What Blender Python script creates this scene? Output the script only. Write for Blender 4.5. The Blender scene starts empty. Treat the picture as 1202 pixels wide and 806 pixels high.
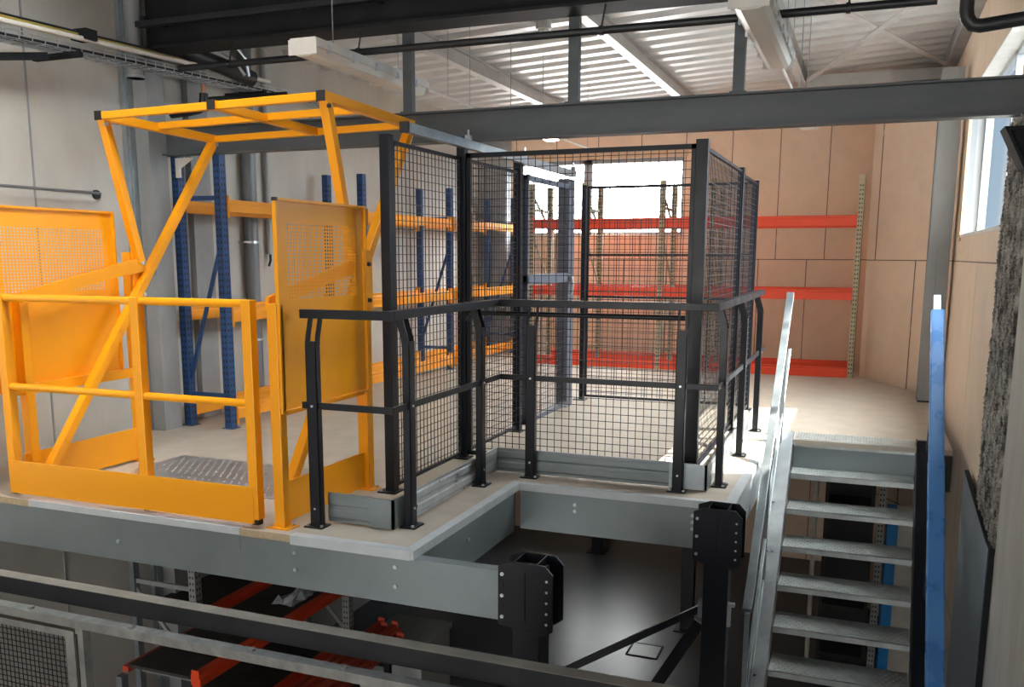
import bpy, math, random
from mathutils import Vector, Matrix
random.seed(7)
COL = bpy.context.scene.collection
PI = math.pi

# ------------------------------------------------------------------ materials
def new_mat(name):
    m = bpy.data.materials.new(name); m.use_nodes = True
    nt = m.node_tree; b = nt.nodes['Principled BSDF']
    return m, nt, b

def mat(name, col, rough=.5, metal=0., col2=None, scale=6., detail=4., bump=0., bscale=60., rvar=0., stretch=(1, 1, 1), emit=None, fac=(.35, .65), spec=.5):
    m, nt, b = new_mat(name)
    b.inputs['Base Color'].default_value = (*col, 1)
    b.inputs['Roughness'].default_value = rough
    b.inputs['Metallic'].default_value = metal
    b.inputs['Specular IOR Level'].default_value = spec
    tc = nt.nodes.new('ShaderNodeTexCoord')
    mp = nt.nodes.new('ShaderNodeMapping'); mp.inputs['Scale'].default_value = stretch
    nt.links.new(tc.outputs['Object'], mp.inputs['Vector'])
    if col2 is not None or rvar:
        n = nt.nodes.new('ShaderNodeTexNoise'); n.inputs['Scale'].default_value = scale; n.inputs['Detail'].default_value = detail
        n.inputs['Roughness'].default_value = .6
        nt.links.new(mp.outputs[0], n.inputs['Vector'])
        if col2 is not None:
            r = nt.nodes.new('ShaderNodeValToRGB')
            r.color_ramp.elements[0].position = fac[0]; r.color_ramp.elements[0].color = (*col, 1)
            r.color_ramp.elements[1].position = fac[1]; r.color_ramp.elements[1].color = (*col2, 1)
            nt.links.new(n.outputs['Fac'], r.inputs[0]); nt.links.new(r.outputs[0], b.inputs['Base Color'])
        if rvar:
            mr = nt.nodes.new('ShaderNodeMapRange'); mr.inputs[1].default_value = .3; mr.inputs[2].default_value = .7
            mr.inputs[3].default_value = rough - rvar; mr.inputs[4].default_value = rough + rvar
            nt.links.new(n.outputs['Fac'], mr.inputs[0]); nt.links.new(mr.outputs[0], b.inputs['Roughness'])
    if bump:
        n2 = nt.nodes.new('ShaderNodeTexNoise'); n2.inputs['Scale'].default_value = bscale; n2.inputs['Detail'].default_value = 3
        nt.links.new(mp.outputs[0], n2.inputs['Vector'])
        bp = nt.nodes.new('ShaderNodeBump'); bp.inputs['Strength'].default_value = bump; bp.inputs['Distance'].default_value = .01
        nt.links.new(n2.outputs['Fac'], bp.inputs['Height']); nt.links.new(bp.outputs[0], b.inputs['Normal'])
    if emit:
        b.inputs['Emission Color'].default_value = (*emit[0], 1); b.inputs['Emission Strength'].default_value = emit[1]
    return m

def panel_mat(name, c1, c2, seam, w=.62, h=2.6, axes='xz', off=(0, 0), spots=True):
    """plywood cladding: sheets with dark joints and pale filler spots (object space = world)"""
    m, nt, b = new_mat(name)
    b.inputs['Roughness'].default_value = .75
    L = nt.links.new
    tc = nt.nodes.new('ShaderNodeTexCoord'); sp = nt.nodes.new('ShaderNodeSeparateXYZ'); L(tc.outputs['Object'], sp.inputs[0])
    cb = nt.nodes.new('ShaderNodeCombineXYZ')
    a = {'x': 0, 'y': 1, 'z': 2}
    mp = nt.nodes.new('ShaderNodeMapping'); mp.inputs['Location'].default_value = (off[0], off[1], 0)
    L(sp.outputs[a[axes[0]]], cb.inputs[0]); L(sp.outputs[a[axes[1]]], cb.inputs[1]); L(cb.outputs[0], mp.inputs[0])
    br = nt.nodes.new('ShaderNodeTexBrick'); br.inputs['Scale'].default_value = 1
    br.inputs['Brick Width'].default_value = w; br.inputs['Row Height'].default_value = h
    br.inputs['Mortar Size'].default_value = .006; br.inputs['Mortar Smooth'].default_value = .3
    br.inputs['Color1'].default_value = (*c1, 1); br.inputs['Color2'].default_value = (*c2, 1); br.inputs['Mortar'].default_value = (*seam, 1)
    br.offset = .35
    L(mp.outputs[0], br.inputs['Vector'])
    n = nt.nodes.new('ShaderNodeTexNoise'); n.inputs['Scale'].default_value = 3.5; n.inputs['Detail'].default_value = 6; n.inputs['Roughness'].default_value = .7
    L(tc.outputs['Object'], n.inputs['Vector'])
    mr = nt.nodes.new('ShaderNodeMapRange'); mr.inputs[3].default_value = .84; mr.inputs[4].default_value = 1.14
    L(n.outputs['Fac'], mr.inputs[0])
    mx = nt.nodes.new('ShaderNodeMix'); mx.data_type = 'RGBA'; mx.blend_type = 'MULTIPLY'; mx.inputs[0].default_value = 1
    L(br.outputs['Color'], mx.inputs[6]); L(mr.outputs[0], mx.inputs[7])
    last = mx.outputs[2]
    if spots:
        v = nt.nodes.new('ShaderNodeTexVoronoi'); v.inputs['Scale'].default_value = 2.6
        L(tc.outputs['Object'], v.inputs['Vector'])
        ls = nt.nodes.new('ShaderNodeMapRange'); ls.inputs[1].default_value = .07; ls.inputs[2].default_value = .13; ls.inputs[3].default_value = .55; ls.inputs[4].default_value = 0
        L(v.outputs['Distance'], ls.inputs[0])
        m2 = nt.nodes.new('ShaderNodeMix'); m2.data_type = 'RGBA'; L(ls.outputs[0], m2.inputs[0]); L(last, m2.inputs[6])
        m2.inputs[7].default_value = (.72, .62, .48, 1); last = m2.outputs[2]
    L(last, b.inputs['Base Color'])
    return m

def dots_mat(name, col, rough, metal, cell, strength, col2=None):
    """metal sheet with raised dots / tears"""
    m = mat(name, col, rough, metal, col2=col2, scale=9, rvar=.03)
    nt = m.node_tree; b = nt.nodes['Principled BSDF']
    tc = [n for n in nt.nodes if n.type == 'TEX_COORD'][0]
    v = nt.nodes.new('ShaderNodeTexVoronoi'); v.inputs['Scale'].default_value = 1 / cell; v.inputs['Randomness'].default_value = .15
    nt.links.new(tc.outputs['Object'], v.inputs['Vector'])
    r = nt.nodes.new('ShaderNodeMapRange'); r.inputs[1].default_value = .16; r.inputs[2].default_value = .34; r.inputs[3].default_value = 1; r.inputs[4].default_value = 0
    nt.links.new(v.outputs['Distance'], r.inputs[0])
    bp = nt.nodes.new('ShaderNodeBump'); bp.inputs['Strength'].default_value = strength; bp.inputs['Distance'].default_value = .006
    nt.links.new(r.outputs[0], bp.inputs['Height']); nt.links.new(bp.outputs[0], b.inputs['Normal'])
    return m

M = {}
M['yellow'] = mat('yellow_paint', (.90, .360, .006), .34, 0, rvar=.05, scale=3, spec=.35)
M['anthracite'] = mat('anthracite_paint', (.0085, .0105, .016), .38, 0, rvar=.06, spec=.3)
M['anthracite_wire'] = mat('anthracite_wire', (.02, .022, .03), .4, .2)
M['zinc'] = mat('galvanised_steel', (.30, .34, .37), .42, .75, col2=(.44, .49, .52), scale=7, rvar=.08, fac=(.3, .7))
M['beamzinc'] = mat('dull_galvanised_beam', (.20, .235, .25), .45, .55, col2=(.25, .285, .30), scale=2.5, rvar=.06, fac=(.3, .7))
M['trimzinc'] = mat('satin_edge_trim', (.50, .54, .57), .45, .2, col2=(.56, .60, .63), scale=9)
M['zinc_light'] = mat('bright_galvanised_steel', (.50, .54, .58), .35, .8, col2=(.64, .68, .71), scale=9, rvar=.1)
M['tread'] = mat('worn_tread_zinc', (.46, .50, .50), .36, .5, col2=(.60, .64, .63), scale=9)
M['plate'] = mat('bright_plate_zinc', (.46, .46, .46), .32, .75, col2=(.56, .56, .55), scale=5)
M['blue'] = mat('blue_rack_paint', (.018, .06, .17), .4, .1, col2=(.025, .08, .22))
M['orange'] = mat('orange_beam_paint', (.85, .33, .02), .4)
M['red'] = mat('red_orange_paint', (.86, .075, .02), .42)
M['redlow'] = mat('dusty_red_paint', (.60, .085, .035), .55, col2=(.45, .06, .03))
M['tan'] = mat('cream_upright_paint', (.46, .40, .27), .5, .2)
M['hole'] = mat('painted_slot_shade', (.02, .02, .02), .8)  # dark colour stands in for shade inside slots and bolt holes
M['greyup'] = mat('pale_upright_zinc', (.38, .39, .38), .5, .4)
M['greypaint'] = mat('grey_girder_paint', (.070, .080, .090), .5, .1, col2=(.10, .11, .12), scale=3, stretch=(.5, 2, 2), rvar=.06)
M['blacksteel'] = mat('dusty_black_steel', (.010, .011, .0135), .7, 0, col2=(.018, .019, .021), scale=3, spec=.2)
M['dust'] = mat('dusty_rail_top', (.16, .15, .13), .8, 0, col2=(.22, .20, .17), scale=6)
M['alu'] = mat('worn_grey_rail', (.13, .13, .125), .65, .2, col2=(.21, .21, .195), scale=14)
M['blackrub'] = mat('black_insulation', (.012, .013, .016), .45)
M['black'] = mat('black_plastic', (.012, .012, .013), .5)
M['white'] = mat('white_enamel', (.62, .60, .56), .45, col2=(.7, .68, .63), scale=8)
M['diffuser'] = mat('prismatic_diffuser', (.72, .69, .62), .35)
M['tube_on'] = mat('lit_tube', (.9, .9, .85), .4, emit=((1, .97, .88), 9))
M['roof'] = mat('white_roof_sheet', (.64, .65, .65), .5, 0, col2=(.72, .73, .73), scale=2, rvar=.08)
M['purlin'] = mat('roof_purlin_zinc', (.50, .51, .51), .5, .1, col2=(.58, .59, .59), scale=6)
M['concrete'] = mat('cast_concrete_wall', (.48, .455, .415), .8, 0, col2=(.58, .56, .515), scale=1.6, detail=8, bump=.15, bscale=30, stretch=(1, 1, .5))
M['concrete_dark'] = mat('grey_concrete_column', (.23, .24, .25), .6, .1, col2=(.33, .34, .345), scale=2.5, detail=7, bump=.1, stretch=(1, 1, .4))
M['concrete_rough'] = mat('stained_pillar_concrete', (.47, .455, .42), .85, 0, col2=(.58, .565, .53), scale=5, detail=8, bump=.3, bscale=25, stretch=(1, 1, .3))
M['deckboard'] = mat('chipboard_deck', (.43, .375, .31), .6, 0, col2=(.52, .46, .385), scale=5, detail=8, bump=.04, bscale=160, rvar=.08)
M['boardedge'] = mat('chipboard_edge', (.38, .29, .18), .8, col2=(.46, .36, .23), scale=60)
M['floor'] = mat('polished_dark_concrete', (.045, .051, .062), .33, 0, col2=(.068, .075, .086), scale=.8, detail=5, bump=.02, bscale=14, spec=.4)
M['ply'] = panel_mat('plywood_back_wall', (.80, .61, .455), (.83, .64, .48), (.14, .09, .06), .62, 2.7, 'xz', (-.057, 1.33))
M['ply_side'] = panel_mat('plywood_side_wall', (.76, .59, .44), (.79, .61, .46), (.20, .13, .08), 2.2, 2.7, 'yz', (.25, 1.33))
M['timber'] = mat('pale_timber', (.55, .38, .23), .7, col2=(.63, .45, .29), scale=9, stretch=(1, 1, .2))
M['pvc'] = mat('grey_pvc', (.17, .185, .20), .35)
M['pvc_light'] = mat('light_grey_conduit', (.42, .43, .42), .4)
M['hazetone'] = mat('dark_paint_with_haze', (.10, .12, .165), .4, .1)  # lighting haze painted into the colour of gate frame and latch post
M['film'] = mat('blue_protective_film', (.075, .245, .62), .3, 0, col2=(.10, .30, .68), scale=4, rvar=.08, bump=.15, bscale=7)
M['cyan'] = mat('bright_blue_paint', (.01, .26, .70), .45)
M['winframe'] = mat('grey_window_frame', (.34, .36, .38), .4, .2)
M['wool'] = mat('torn_mineral_wool', (.035, .034, .032), .95, 0, col2=(.42, .40, .36), scale=16, detail=10, bump=1, bscale=50, stretch=(1, 1, .6), fac=(.38, .62))
M['darkboard'] = mat('dark_shelf_board', (.030, .028, .027), .75, col2=(.05, .045, .042), scale=5)
M['plastic_sheet'] = mat('crumpled_clear_film', (.35, .38, .42), .25, col2=(.55, .58, .62), scale=12)
M['yellowcable'] = mat('yellow_cable', (.45, .33, .06), .5)
M['copper'] = mat('copper_stub', (.5, .22, .12), .4, .6)
M['blackcab'] = mat('black_cabinet', (.012, .013, .015), .5)

def glass_mat(name='window_glass', c=(.93, .96, .97)):
    m = bpy.data.materials.new(name); m.use_nodes = True; nt = m.node_tree; nt.nodes.clear()
    o = nt.nodes.new('ShaderNodeOutputMaterial'); t = nt.nodes.new('ShaderNodeBsdfTransparent'); g = nt.nodes.new('ShaderNodeBsdfGlossy')
    t.inputs[0].default_value = (*c, 1); g.inputs['Roughness'].default_value = .03
    mx = nt.nodes.new('ShaderNodeMixShader'); mx.inputs[0].default_value = .06
    nt.links.new(t.outputs[0], mx.inputs[1]); nt.links.new(g.outputs[0], mx.inputs[2]); nt.links.new(mx.outputs[0], o.inputs[0])
    return m
M['glass'] = glass_mat()
M['tinted'] = glass_mat('sun_tinted_glass', (.22, .27, .32))

# ------------------------------------------------------------------ mesh builder
class MB:
    def __init__(s): s.v = []; s.f = []
    def add(s, vs, fs):
        n = len(s.v); s.v += [tuple(v) for v in vs]; s.f += [tuple(i + n for i in f) for f in fs]; return s
    def box(s, x0, x1, y0, y1, z0, z1):
        vs = [(x, y, z) for x in (x0, x1) for y in (y0, y1) for z in (z0, z1)]
        return s.add(vs, [(0, 1, 3, 2), (4, 6, 7, 5), (0, 4, 5, 1), (2, 3, 7, 6), (0, 2, 6, 4), (1, 5, 7, 3)])
    def frame(s, p, q, up=(0, 0, 1)):
        p = Vector(p); q = Vector(q); d = (q - p).normalized(); u = Vector(up)
        if abs(d.dot(u)) > .98: u = Vector((0, 1, 0))
        r = d.cross(u).normalized(); u = r.cross(d)
        return p, q, r, u
    def sweep(s, prof, p, q, up=(0, 0, 1)):
        """profile points (side, up); side = right-hand of travel direction"""
        p, q, r, u = s.frame(p, q, up); n = len(prof)
        a = [p + r * c[0] + u * c[1] for c in prof]; b = [q + r * c[0] + u * c[1] for c in prof]
        return s.add(a + b, [tuple(range(n))[::-1], tuple(range(n, 2 * n))] + [(i, (i + 1) % n, n + (i + 1) % n, n + i) for i in range(n)])
    def bar(s, p, q, w, h, up=(0, 0, 1)):
        return s.sweep([(-w / 2, -h / 2), (w / 2, -h / 2), (w / 2, h / 2), (-w / 2, h / 2)], p, q, up)
    def tube(s, p, q, r, n=12):
        return s.sweep([(r * math.cos(2 * PI * i / n), r * math.sin(2 * PI * i / n)) for i in range(n)], p, q)
    def path(s, pts, r, n=10):
        """round tube along points with mitred joints"""
        P = [Vector(p) for p in pts]; rings = []
        u = None
        for i, p in enumerate(P):
            d = ((P[min(i + 1, len(P) - 1)] - p).normalized() + (p - P[max(i - 1, 0)]).normalized()).normalized()
            if u is None: u = Vector((0, 0, 1)) if abs(d.z) < .9 else Vector((0, 1, 0))
            rr = d.cross(u).normalized(); u = rr.cross(d).normalized()
            rings.append([p + rr * (r * math.cos(2 * PI * k / n)) + u * (r * math.sin(2 * PI * k / n)) for k in range(n)])
        vs = [v for R in rings for v in R]; m = len(rings)
        fs = [tuple(range(n))[::-1], tuple(range((m - 1) * n, m * n))]
        for i in range(m - 1):
            fs += [(i * n + k, i * n + (k + 1) % n, (i + 1) * n + (k + 1) % n, (i + 1) * n + k) for k in range(n)]
        return s.add(vs, fs)
    def prism(s, poly, axis, a, b):
        """poly: 2D points in the two other axes (in x,y,z order), extruded along axis a..b"""
        def mk(u, v, w):
            return {'x': (w, u, v), 'y': (u, w, v), 'z': (u, v, w)}[axis]
        n = len(poly)
        return s.add([mk(u, v, a) for u, v in poly] + [mk(u, v, b) for u, v in poly],
                     [tuple(range(n))[::-1], tuple(range(n, 2 * n))] + [(i, (i + 1) % n, n + (i + 1) % n, n + i) for i in range(n)])
    def perf(s, O, U, V, us, vs, hu, hv, lu, lv, thick=None):
        """sheet from O spanning U*lu x V*lv with rectangular holes centred at us x vs (distances)."""
        O, U, V = Vector(O), Vector(U).normalized(), Vector(V).normalized(); N = U.cross(V)
        gu = sorted(set([0, lu] + [c - hu / 2 for c in us] + [c + hu / 2 for c in us]))
        gv = sorted(set([0, lv] + [c - hv / 2 for c in vs] + [c + hv / 2 for c in vs]))
        nu, nv = len(gu), len(gv)
        def hole(i, j):
            if i < 0 or j < 0 or i >= nu - 1 or j >= nv - 1: return True
            return i % 2 == 1 and j % 2 == 1
        vv = [O + U * a + V * b for a in gu for b in gv]; base = len(s.v)
        s.v += [tuple(v) for v in vv]
        idx = lambda i, j: base + i * nv + j
        for i in range(nu - 1):
            for j in range(nv - 1):
                if not hole(i, j): s.f.append((idx(i, j), idx(i + 1, j), idx(i + 1, j + 1), idx(i, j + 1)))
        if thick:
            b2 = len(s.v); s.v += [tuple(v - N * thick) for v in vv]; id2 = lambda i, j: b2 + i * nv + j
            for i in range(nu - 1):
                for j in range(nv - 1):
                    if not hole(i, j):
                        s.f.append((id2(i, j), id2(i, j + 1), id2(i + 1, j + 1), id2(i + 1, j)))
                        for (di, dj, e0, e1) in ((-1, 0, (i, j), (i, j + 1)), (1, 0, (i + 1, j), (i + 1, j + 1)), (0, -1, (i, j), (i + 1, j)), (0, 1, (i, j + 1), (i + 1, j + 1))):
                            if hole(i + di, j + dj): s.f.append((idx(*e0), idx(*e1), id2(*e1), id2(*e0)))
        return s
    def build(s, name, m, parent=None, bevel=0, smooth=False, origin=None, m2=None):
        off = Vector((0, 0, 0))
        if parent is not None: off = wloc(parent)
        elif origin is not None: off = Vector(origin)
        me = bpy.data.meshes.new(name)
        me.from_pydata([(v[0] - off.x, v[1] - off.y, v[2] - off.z) for v in s.v], [], s.f); me.update()
        import bmesh
        bm = bmesh.new(); bm.from_mesh(me); bmesh.ops.recalc_face_normals(bm, faces=bm.faces); bm.to_mesh(me); bm.free()
        me.materials.append(m)
        if smooth:
            me.polygons.foreach_set('use_smooth', [True] * len(me.polygons))
            me.set_sharp_from_angle(angle=math.radians(40))
        o = bpy.data.objects.new(name, me); COL.objects.link(o)
        if parent is not None: o.parent = parent
        elif origin is not None: o.location = off
        if bevel:
            b = o.modifiers.new('edge', 'BEVEL'); b.width = bevel; b.segments = 2; b.limit_method = 'ANGLE'; b.angle_limit = math.radians(50)
        return o

def wloc(o):
    v = Vector((0, 0, 0))
    while o is not None: v = v + o.location; o = o.parent
    return v
def tag(o, label=None, cat=None, group=None, kind=None):
    if label: o['label'] = label
    if cat: o['category'] = cat
    if group: o['group'] = group
    if kind: o['kind'] = kind
    return o
def thing(name, loc, label, cat, group=None):
    o = bpy.data.objects.new(name, None); COL.objects.link(o); o.location = loc; o.empty_display_size = .1
    return tag(o, label, cat, group)
def struct(name, mb, m, **k):
    return tag(mb.build(name, m, **k), kind='structure')
def kids(o): return [c for c in bpy.data.objects if c.parent == o]
def copy_tree(o, parent=None):
    c = o.copy(); COL.objects.link(c); c.parent = parent
    for ch in kids(o): copy_tree(ch, c)
    return c
def bolt(x, y, z, ax='z', r=.009, h=.01, mb=None):
    mb = mb or MB(); d = {'x': (h, 0, 0), 'y': (0, h, 0), 'z': (0, 0, h), '-y': (0, -h, 0), '-x': (-h, 0, 0)}[ax]
    mb.tube((x, y, z), (x + d[0], y + d[1], z + d[2]), r, 6); return mb

XL, XR, YB, ZF = -5.42, .75, 12.95, -2.75
def roof_z(x): return 3.32 + (x - XL) * .055

# ================================================================== SETTING
struct('floor', MB().box(-5.7, 1.2, -6.3, YB + .3, ZF - .2, ZF), M['floor'])
struct('wall_left', MB().box(XL - .3, XL, -6, YB + .3, ZF, 4.3), M['concrete'])
# shallow panel joints of the cast wall are separate trims
for i, y in enumerate((3.15, 4.86)):
    struct('trim_%d' % (i + 1), MB().box(XL, XL + .006, y, y + .014, ZF, 3.3), M['concrete_dark'])

# back wall with window
wb = MB()
wx0, wx1, wz0, wz1 = -4.95, -2.44, 1.70, 2.76
wb.box(XL, wx0, YB, YB + .25, ZF, 4.3); wb.box(wx1, XR + .3, YB, YB + .25, ZF, 4.3)
lx0, lx1, lz0, lz1 = -4.0, -2.8, -1.1, -.6
wb.box(wx0, lx0, YB, YB + .25, ZF, wz0); wb.box(lx1, wx1, YB, YB + .25, ZF, wz0); wb.box(lx0, lx1, YB, YB + .25, ZF, lz0); wb.box(lx0, lx1, YB, YB + .25, lz1, wz0); wb.box(wx0, wx1, YB, YB + .25, wz1, 4.3)
struct('wall_back', wb, M['ply'])
# boxed-in corner right of the red rack
struct('wall_corner', MB().prism([(-.035, YB + .1), (-.035, 11.80), (.02, 11.72), (XR + .05, 10.35), (XR + .05, YB + .1)], 'z', ZF, 3.2), M['ply'])
w2 = thing('window_2', (wx0, YB, wz0), None, None); w2['kind'] = 'structure'
f = MB(); t = .05
for (a, b, c, d) in ((wx0, wx1, wz0, wz0 + t), (wx0, wx1, wz1 - t, wz1), (wx0, wx0 + t, wz0, wz1), (wx1 - t, wx1, wz0, wz1), (-3.90, -3.78, wz0, wz1)):
    f.box(a, b, YB + .10, YB + .17, c, d)
f.build('window_frame', M['winframe'], w2)
MB().box(wx0 + .03, wx1 - .03, YB + .13, YB + .136, wz0 + .03, wz1 - .03).build('pane', M['glass'], w2)
MB().box(wx0 - .05, wx1 + .05, YB - .02, YB + .1, wz1, wz1 + .09).build('lintel_board', M['timber'], w2)

w3 = thing('added_low_window', (lx0, YB, lz0), None, None); w3['kind'] = 'structure'  # unseen window, added to light the lower level and its floor highlight
f = MB()
for (a, b, c, d) in ((lx0, lx1, lz0, lz0 + t), (lx0, lx1, lz1 - t, lz1), (lx0, lx0 + t, lz0, lz1), (lx1 - t, lx1, lz0, lz1), (-3.33, -3.27, lz0, lz1)): f.box(a, b, YB + .10, YB + .17, c, d)
f.build('window_frame', M['winframe'], w3)
MB().box(lx0 + .03, lx1 - .03, YB + .13, YB + .136, lz0 + .03, lz1 - .03).build('pane', M['glass'], w3)

# right wall with window
yA, yB_, zA, zB = 6.25, 9.35, 1.60, 2.86
wr = MB()
wr.box(XR, XR + .18, -6, yA, ZF, 4.3); wr.box(XR, XR + .18, yB_, YB + .3, ZF, 4.3)
wr.box(XR, XR + .18, yA, yB_, ZF, zA); wr.box(XR, XR + .18, yA, yB_, zB, 4.3)
struct('wall_right', wr, M['ply_side'])
w1 = thing('window_1', (XR + .2, yA, zA), None, None); w1['kind'] = 'structure'
f = MB()
for (a, b, c, d) in ((yA, yB_, zA, zA + .04), (yA, yB_, zB - .05, zB), (yA, yA + .05, zA, zB), (yB_ - .05, yB_, zA, zB), (7.62, 7.67, zA, zB), (7.0, 7.03, zA, zB)):
    f.box(XR + .12, XR + .18, a, b, c, d)
f.build('window_frame', M['winframe'], w1)
MB().box(XR + .145, XR + .151, yA + .03, yB_ - .03, zA + .03, zB - .03).build('pane', M['glass'], w1)
lin = MB().box(XR + .06, XR + .12, yB_ - .012, yB_, zA, zB)
lin.build('concrete_reveal', M['concrete_dark'], w1)
MB().box(XR - .012, XR + .012, yB_ - .02, yB_ + .16, zA - .05, zB + .05).build('jamb_board', M['timber'], w1)
MB().box(XR + .012, XR + .06, yB_ - .02, yB_ - .01, zA, zB).build('grey_seal', M['pvc'], w1)
MB().box(XR + .0, XR + .12, yA, yB_, zB - .012, zB).build('white_head_lining', M['white'], w1)
sl = MB().box(XR - .01, XR + .12, yA, yB_ + .02, zA - .02, zA + .004)
sl.build('window_sill', M['white'], w1)

# hall behind the camera: rear wall with tall door opening added for fill light, front part of the roof with an added skylight
rw = MB().box(-5.7, -4.6, -6.3, -6, ZF, 4.6).box(-.2, 1.1, -6.3, -6, ZF, 4.6).box(-4.6, -.2, -6.3, -6, 2.9, 4.6)
struct('wall_rear', rw, M['concrete'])

# corrugated roof, ribs run across (x), profile along y
rib = []; per = .33; y = 5.6; prof = []
while y < YB + .1:
    prof += [(y, .0), (y + .13, .0), (y + .165, .055), (y + .295, .055)]; y += per
def roof_sheet(prof):
    mb = MB(); n = len(prof); vs = []
    for x in (XL - .2, XR + .3):
        for yy, dz in prof: vs.append((x, yy, roof_z(x) + dz))
    for x in (XL - .2, XR + .3):
        for yy, dz in prof: vs.append((x, yy, roof_z(x) + dz + .004))
    fs = []
    for i in range(n - 1):
        fs += [(i, n + i, n + i + 1, i + 1), (2 * n + i, 2 * n + i + 1, 3 * n + i + 1, 3 * n + i), (i, i + 1, 2 * n + i + 1, 2 * n + i), (n + i, 3 * n + i, 3 * n + i + 1, n + i + 1)]
    fs += [(0, 2 * n, 3 * n, n), (n - 1, 2 * n - 1, 4 * n - 1, 3 * n - 1)]
    return mb.add(vs, fs)
struct('ceiling', roof_sheet(prof), M['roof'])
kx0, kx1, ky0, ky1 = -3.9, -1.9, 3.0, 3.85
cf = MB().box(-5.7, 1.1, -6.3, ky0, 4.05, 4.15).box(-5.7, 1.1, ky1, 5.95, 4.05, 4.15).box(-5.7, kx0, ky0, ky1, 4.05, 4.15).box(kx1, 1.1, ky0, ky1, 4.05, 4.15)
cf.box(-5.7, 1.1, 5.86, 5.94, 3.36, 4.15)
struct('ceiling.001', cf, M['blacksteel'])
w4 = thing('added_skylight', (kx0, ky0, 4.15), None, None); w4['kind'] = 'structure'  # unseen skylight, added to light the front of the deck
MB().box(kx0 - .06, kx1 + .06, ky0 - .06, ky0, 4.15, 4.22).box(kx0 - .06, kx1 + .06, ky1, ky1 + .06, 4.15, 4.22).box(kx0 - .06, kx0, ky0, ky1, 4.15, 4.22).box(kx1, kx1 + .06, ky0, ky1, 4.15, 4.22).build('window_frame', M['winframe'], w4)
MB().box(kx0, kx1, ky0, ky1, 4.19, 4.196).build('pane', M['glass'], w4)

# ------------------------------------------------------------------ mezzanine deck (chipboard on steel)
polyd = [(XL + .06, 3.8), (-1.97, 3.8), (-1.97, 5.25), (-.64, 5.25), (-.64, 7.38), (.66, 7.38), (.66, 10.3), (-.035, 11.7), (-.035, YB - .02), (XL + .06, YB - .02)]
deck = thing('mezzanine_deck', (-3.5, 3.8, -.04), None, None); deck['kind'] = 'structure'
MB().prism(polyd, 'z', -.038, 0).build('deck_board', M['deckboard'], deck)
# side boards closing deck to walls
tr = MB().box(-4.47, -2.98, 3.792, 3.80, -.035, .0).box(-4.47, -2.98, 3.792, 3.84, .0, .003)
tr.build('edge_angle', M['trimzinc'], deck)
tr = MB().box(-2.66, -1.973, 3.785, 3.80, -.045, .0).box(-2.66, -2.011, 3.785, 3.84, .0, .004)
tr.build('edge_angle', M['trimzinc'], deck)
MB().box(-1.972, -1.955, 3.785, 5.237, -.04, .0).box(-2.01, -1.955, 3.785, 5.237, .0, .004).build('edge_angle', M['trimzinc'], deck)
MB().box(-2.0, -.646, 5.238, 5.252, -.04, .0).box(-2.01, -.691, 5.238, 5.29, .0, .004).build('edge_angle', M['trimzinc'], deck)
MB().box(-.645, -.628, 5.238, 7.38, -.04, .0).box(-.69, -.628, 5.238, 7.38, .0, .004).build('edge_angle', M['trimzinc'], deck)
MB().box(XL + .06, -4.47, 3.795, 3.80, -.038, -.001).box(-2.98, -2.66, 3.795, 3.80, -.038, -.001).build('board_edge', M['boardedge'], deck)
for i, x in enumerate((-4.3, -3.2, -2.0, -.9)):   # joints between boards
    pass
def steel_beam(label, p, q, h=.25, flange=.06, side=1, m='beamzinc', top=-.04, name='edge_beam', cat='steel beam', group=None, bolts=()):
    """C-shaped edge beam, web outside, flanges pointing back (side = +1 right of travel)"""
    p = Vector((p[0], p[1], top - h)); q = Vector((q[0], q[1], top - h))
    r = thing(name, p, label, cat, group)
    s = side; w = flange; th = .006; c = .02
    prof = [(0, 0), (s * w, 0), (s * w, c), (s * (w - th), c), (s * (w - th), th), (s * th, th), (s * th, h * .5),
            (s * th, h - th), (s * (w - th), h - th), (s * (w - th), h - c), (s * w, h - c), (s * w, h), (0, h), (0, h * .5)]
    MB().sweep(prof, p, q).build('channel', M[m], r)
    d = (q - p).normalized(); rr = d.cross(Vector((0, 0, 1)))
    for (t, z) in bolts:
        a = p + d * t - rr * 0
        b = a - rr * s * .012
        MB().tube((a.x, a.y, p.z + z), (b.x, b.y, p.z + z), .011, 6).build('bolt', M['zinc_light'], r)
    return r
fb = steel_beam('long galvanised front edge beam running under the yellow gate to the near bolted column', (-5.36, 3.8), (-1.50, 3.8), .24, .07, -1,
                bolts=((.55, .12), (1.55, .11), (2.72, .19), (2.72, .10), (3.3, .19), (3.3, .09)))
# lapped sheets over the front beam
ov = MB()
for (a, b, t_) in ((-4.45, -3.85, .002), (-3.85, -3.3, .003), (-3.3, -2.98, .0045)):
    ov.box(a, b, 3.8 - t_ - .001, 3.8 - .0005, -.10 - t_ * 4, -.035)
ov.build('lap_sheet', M['beamzinc'], fb)
steel_beam('galvanised return beam under the deck edge left of the open notch', (-1.965, 3.9), (-1.965, 5.18), .25, .06, -1, bolts=((.55, .16),))
steel_beam('galvanised edge beam along the back of the open notch under the caged bay', (-1.95, 5.25), (-.78, 5.25), .25, .06, -1,
           bolts=((.36, .19), (.36, .15), (1.08, .2), (1.08, .16), (1.08, .12)))
steel_beam('sunlit galvanised edge beam beside the stairs, right of the mesh cage', (-.64, 5.32), (-.64, 7.38), .25, .06, -1, m='zinc_light')  # brighter zinc puts the sunlit look into this beam's colour
steel_beam('galvanised beam end behind the top step of the stairs', (-.46, 7.40), (.66, 7.40), .24, .06, -1)
for i, y in enumerate((9.0, 10.9)):
    steel_beam('joist beam under the mezzanine, %s row seen in the dark below' % ('front' if i == 0 else 'far'), (XL + .1, y), (-.1, y), .22, .06, -1)
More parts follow.
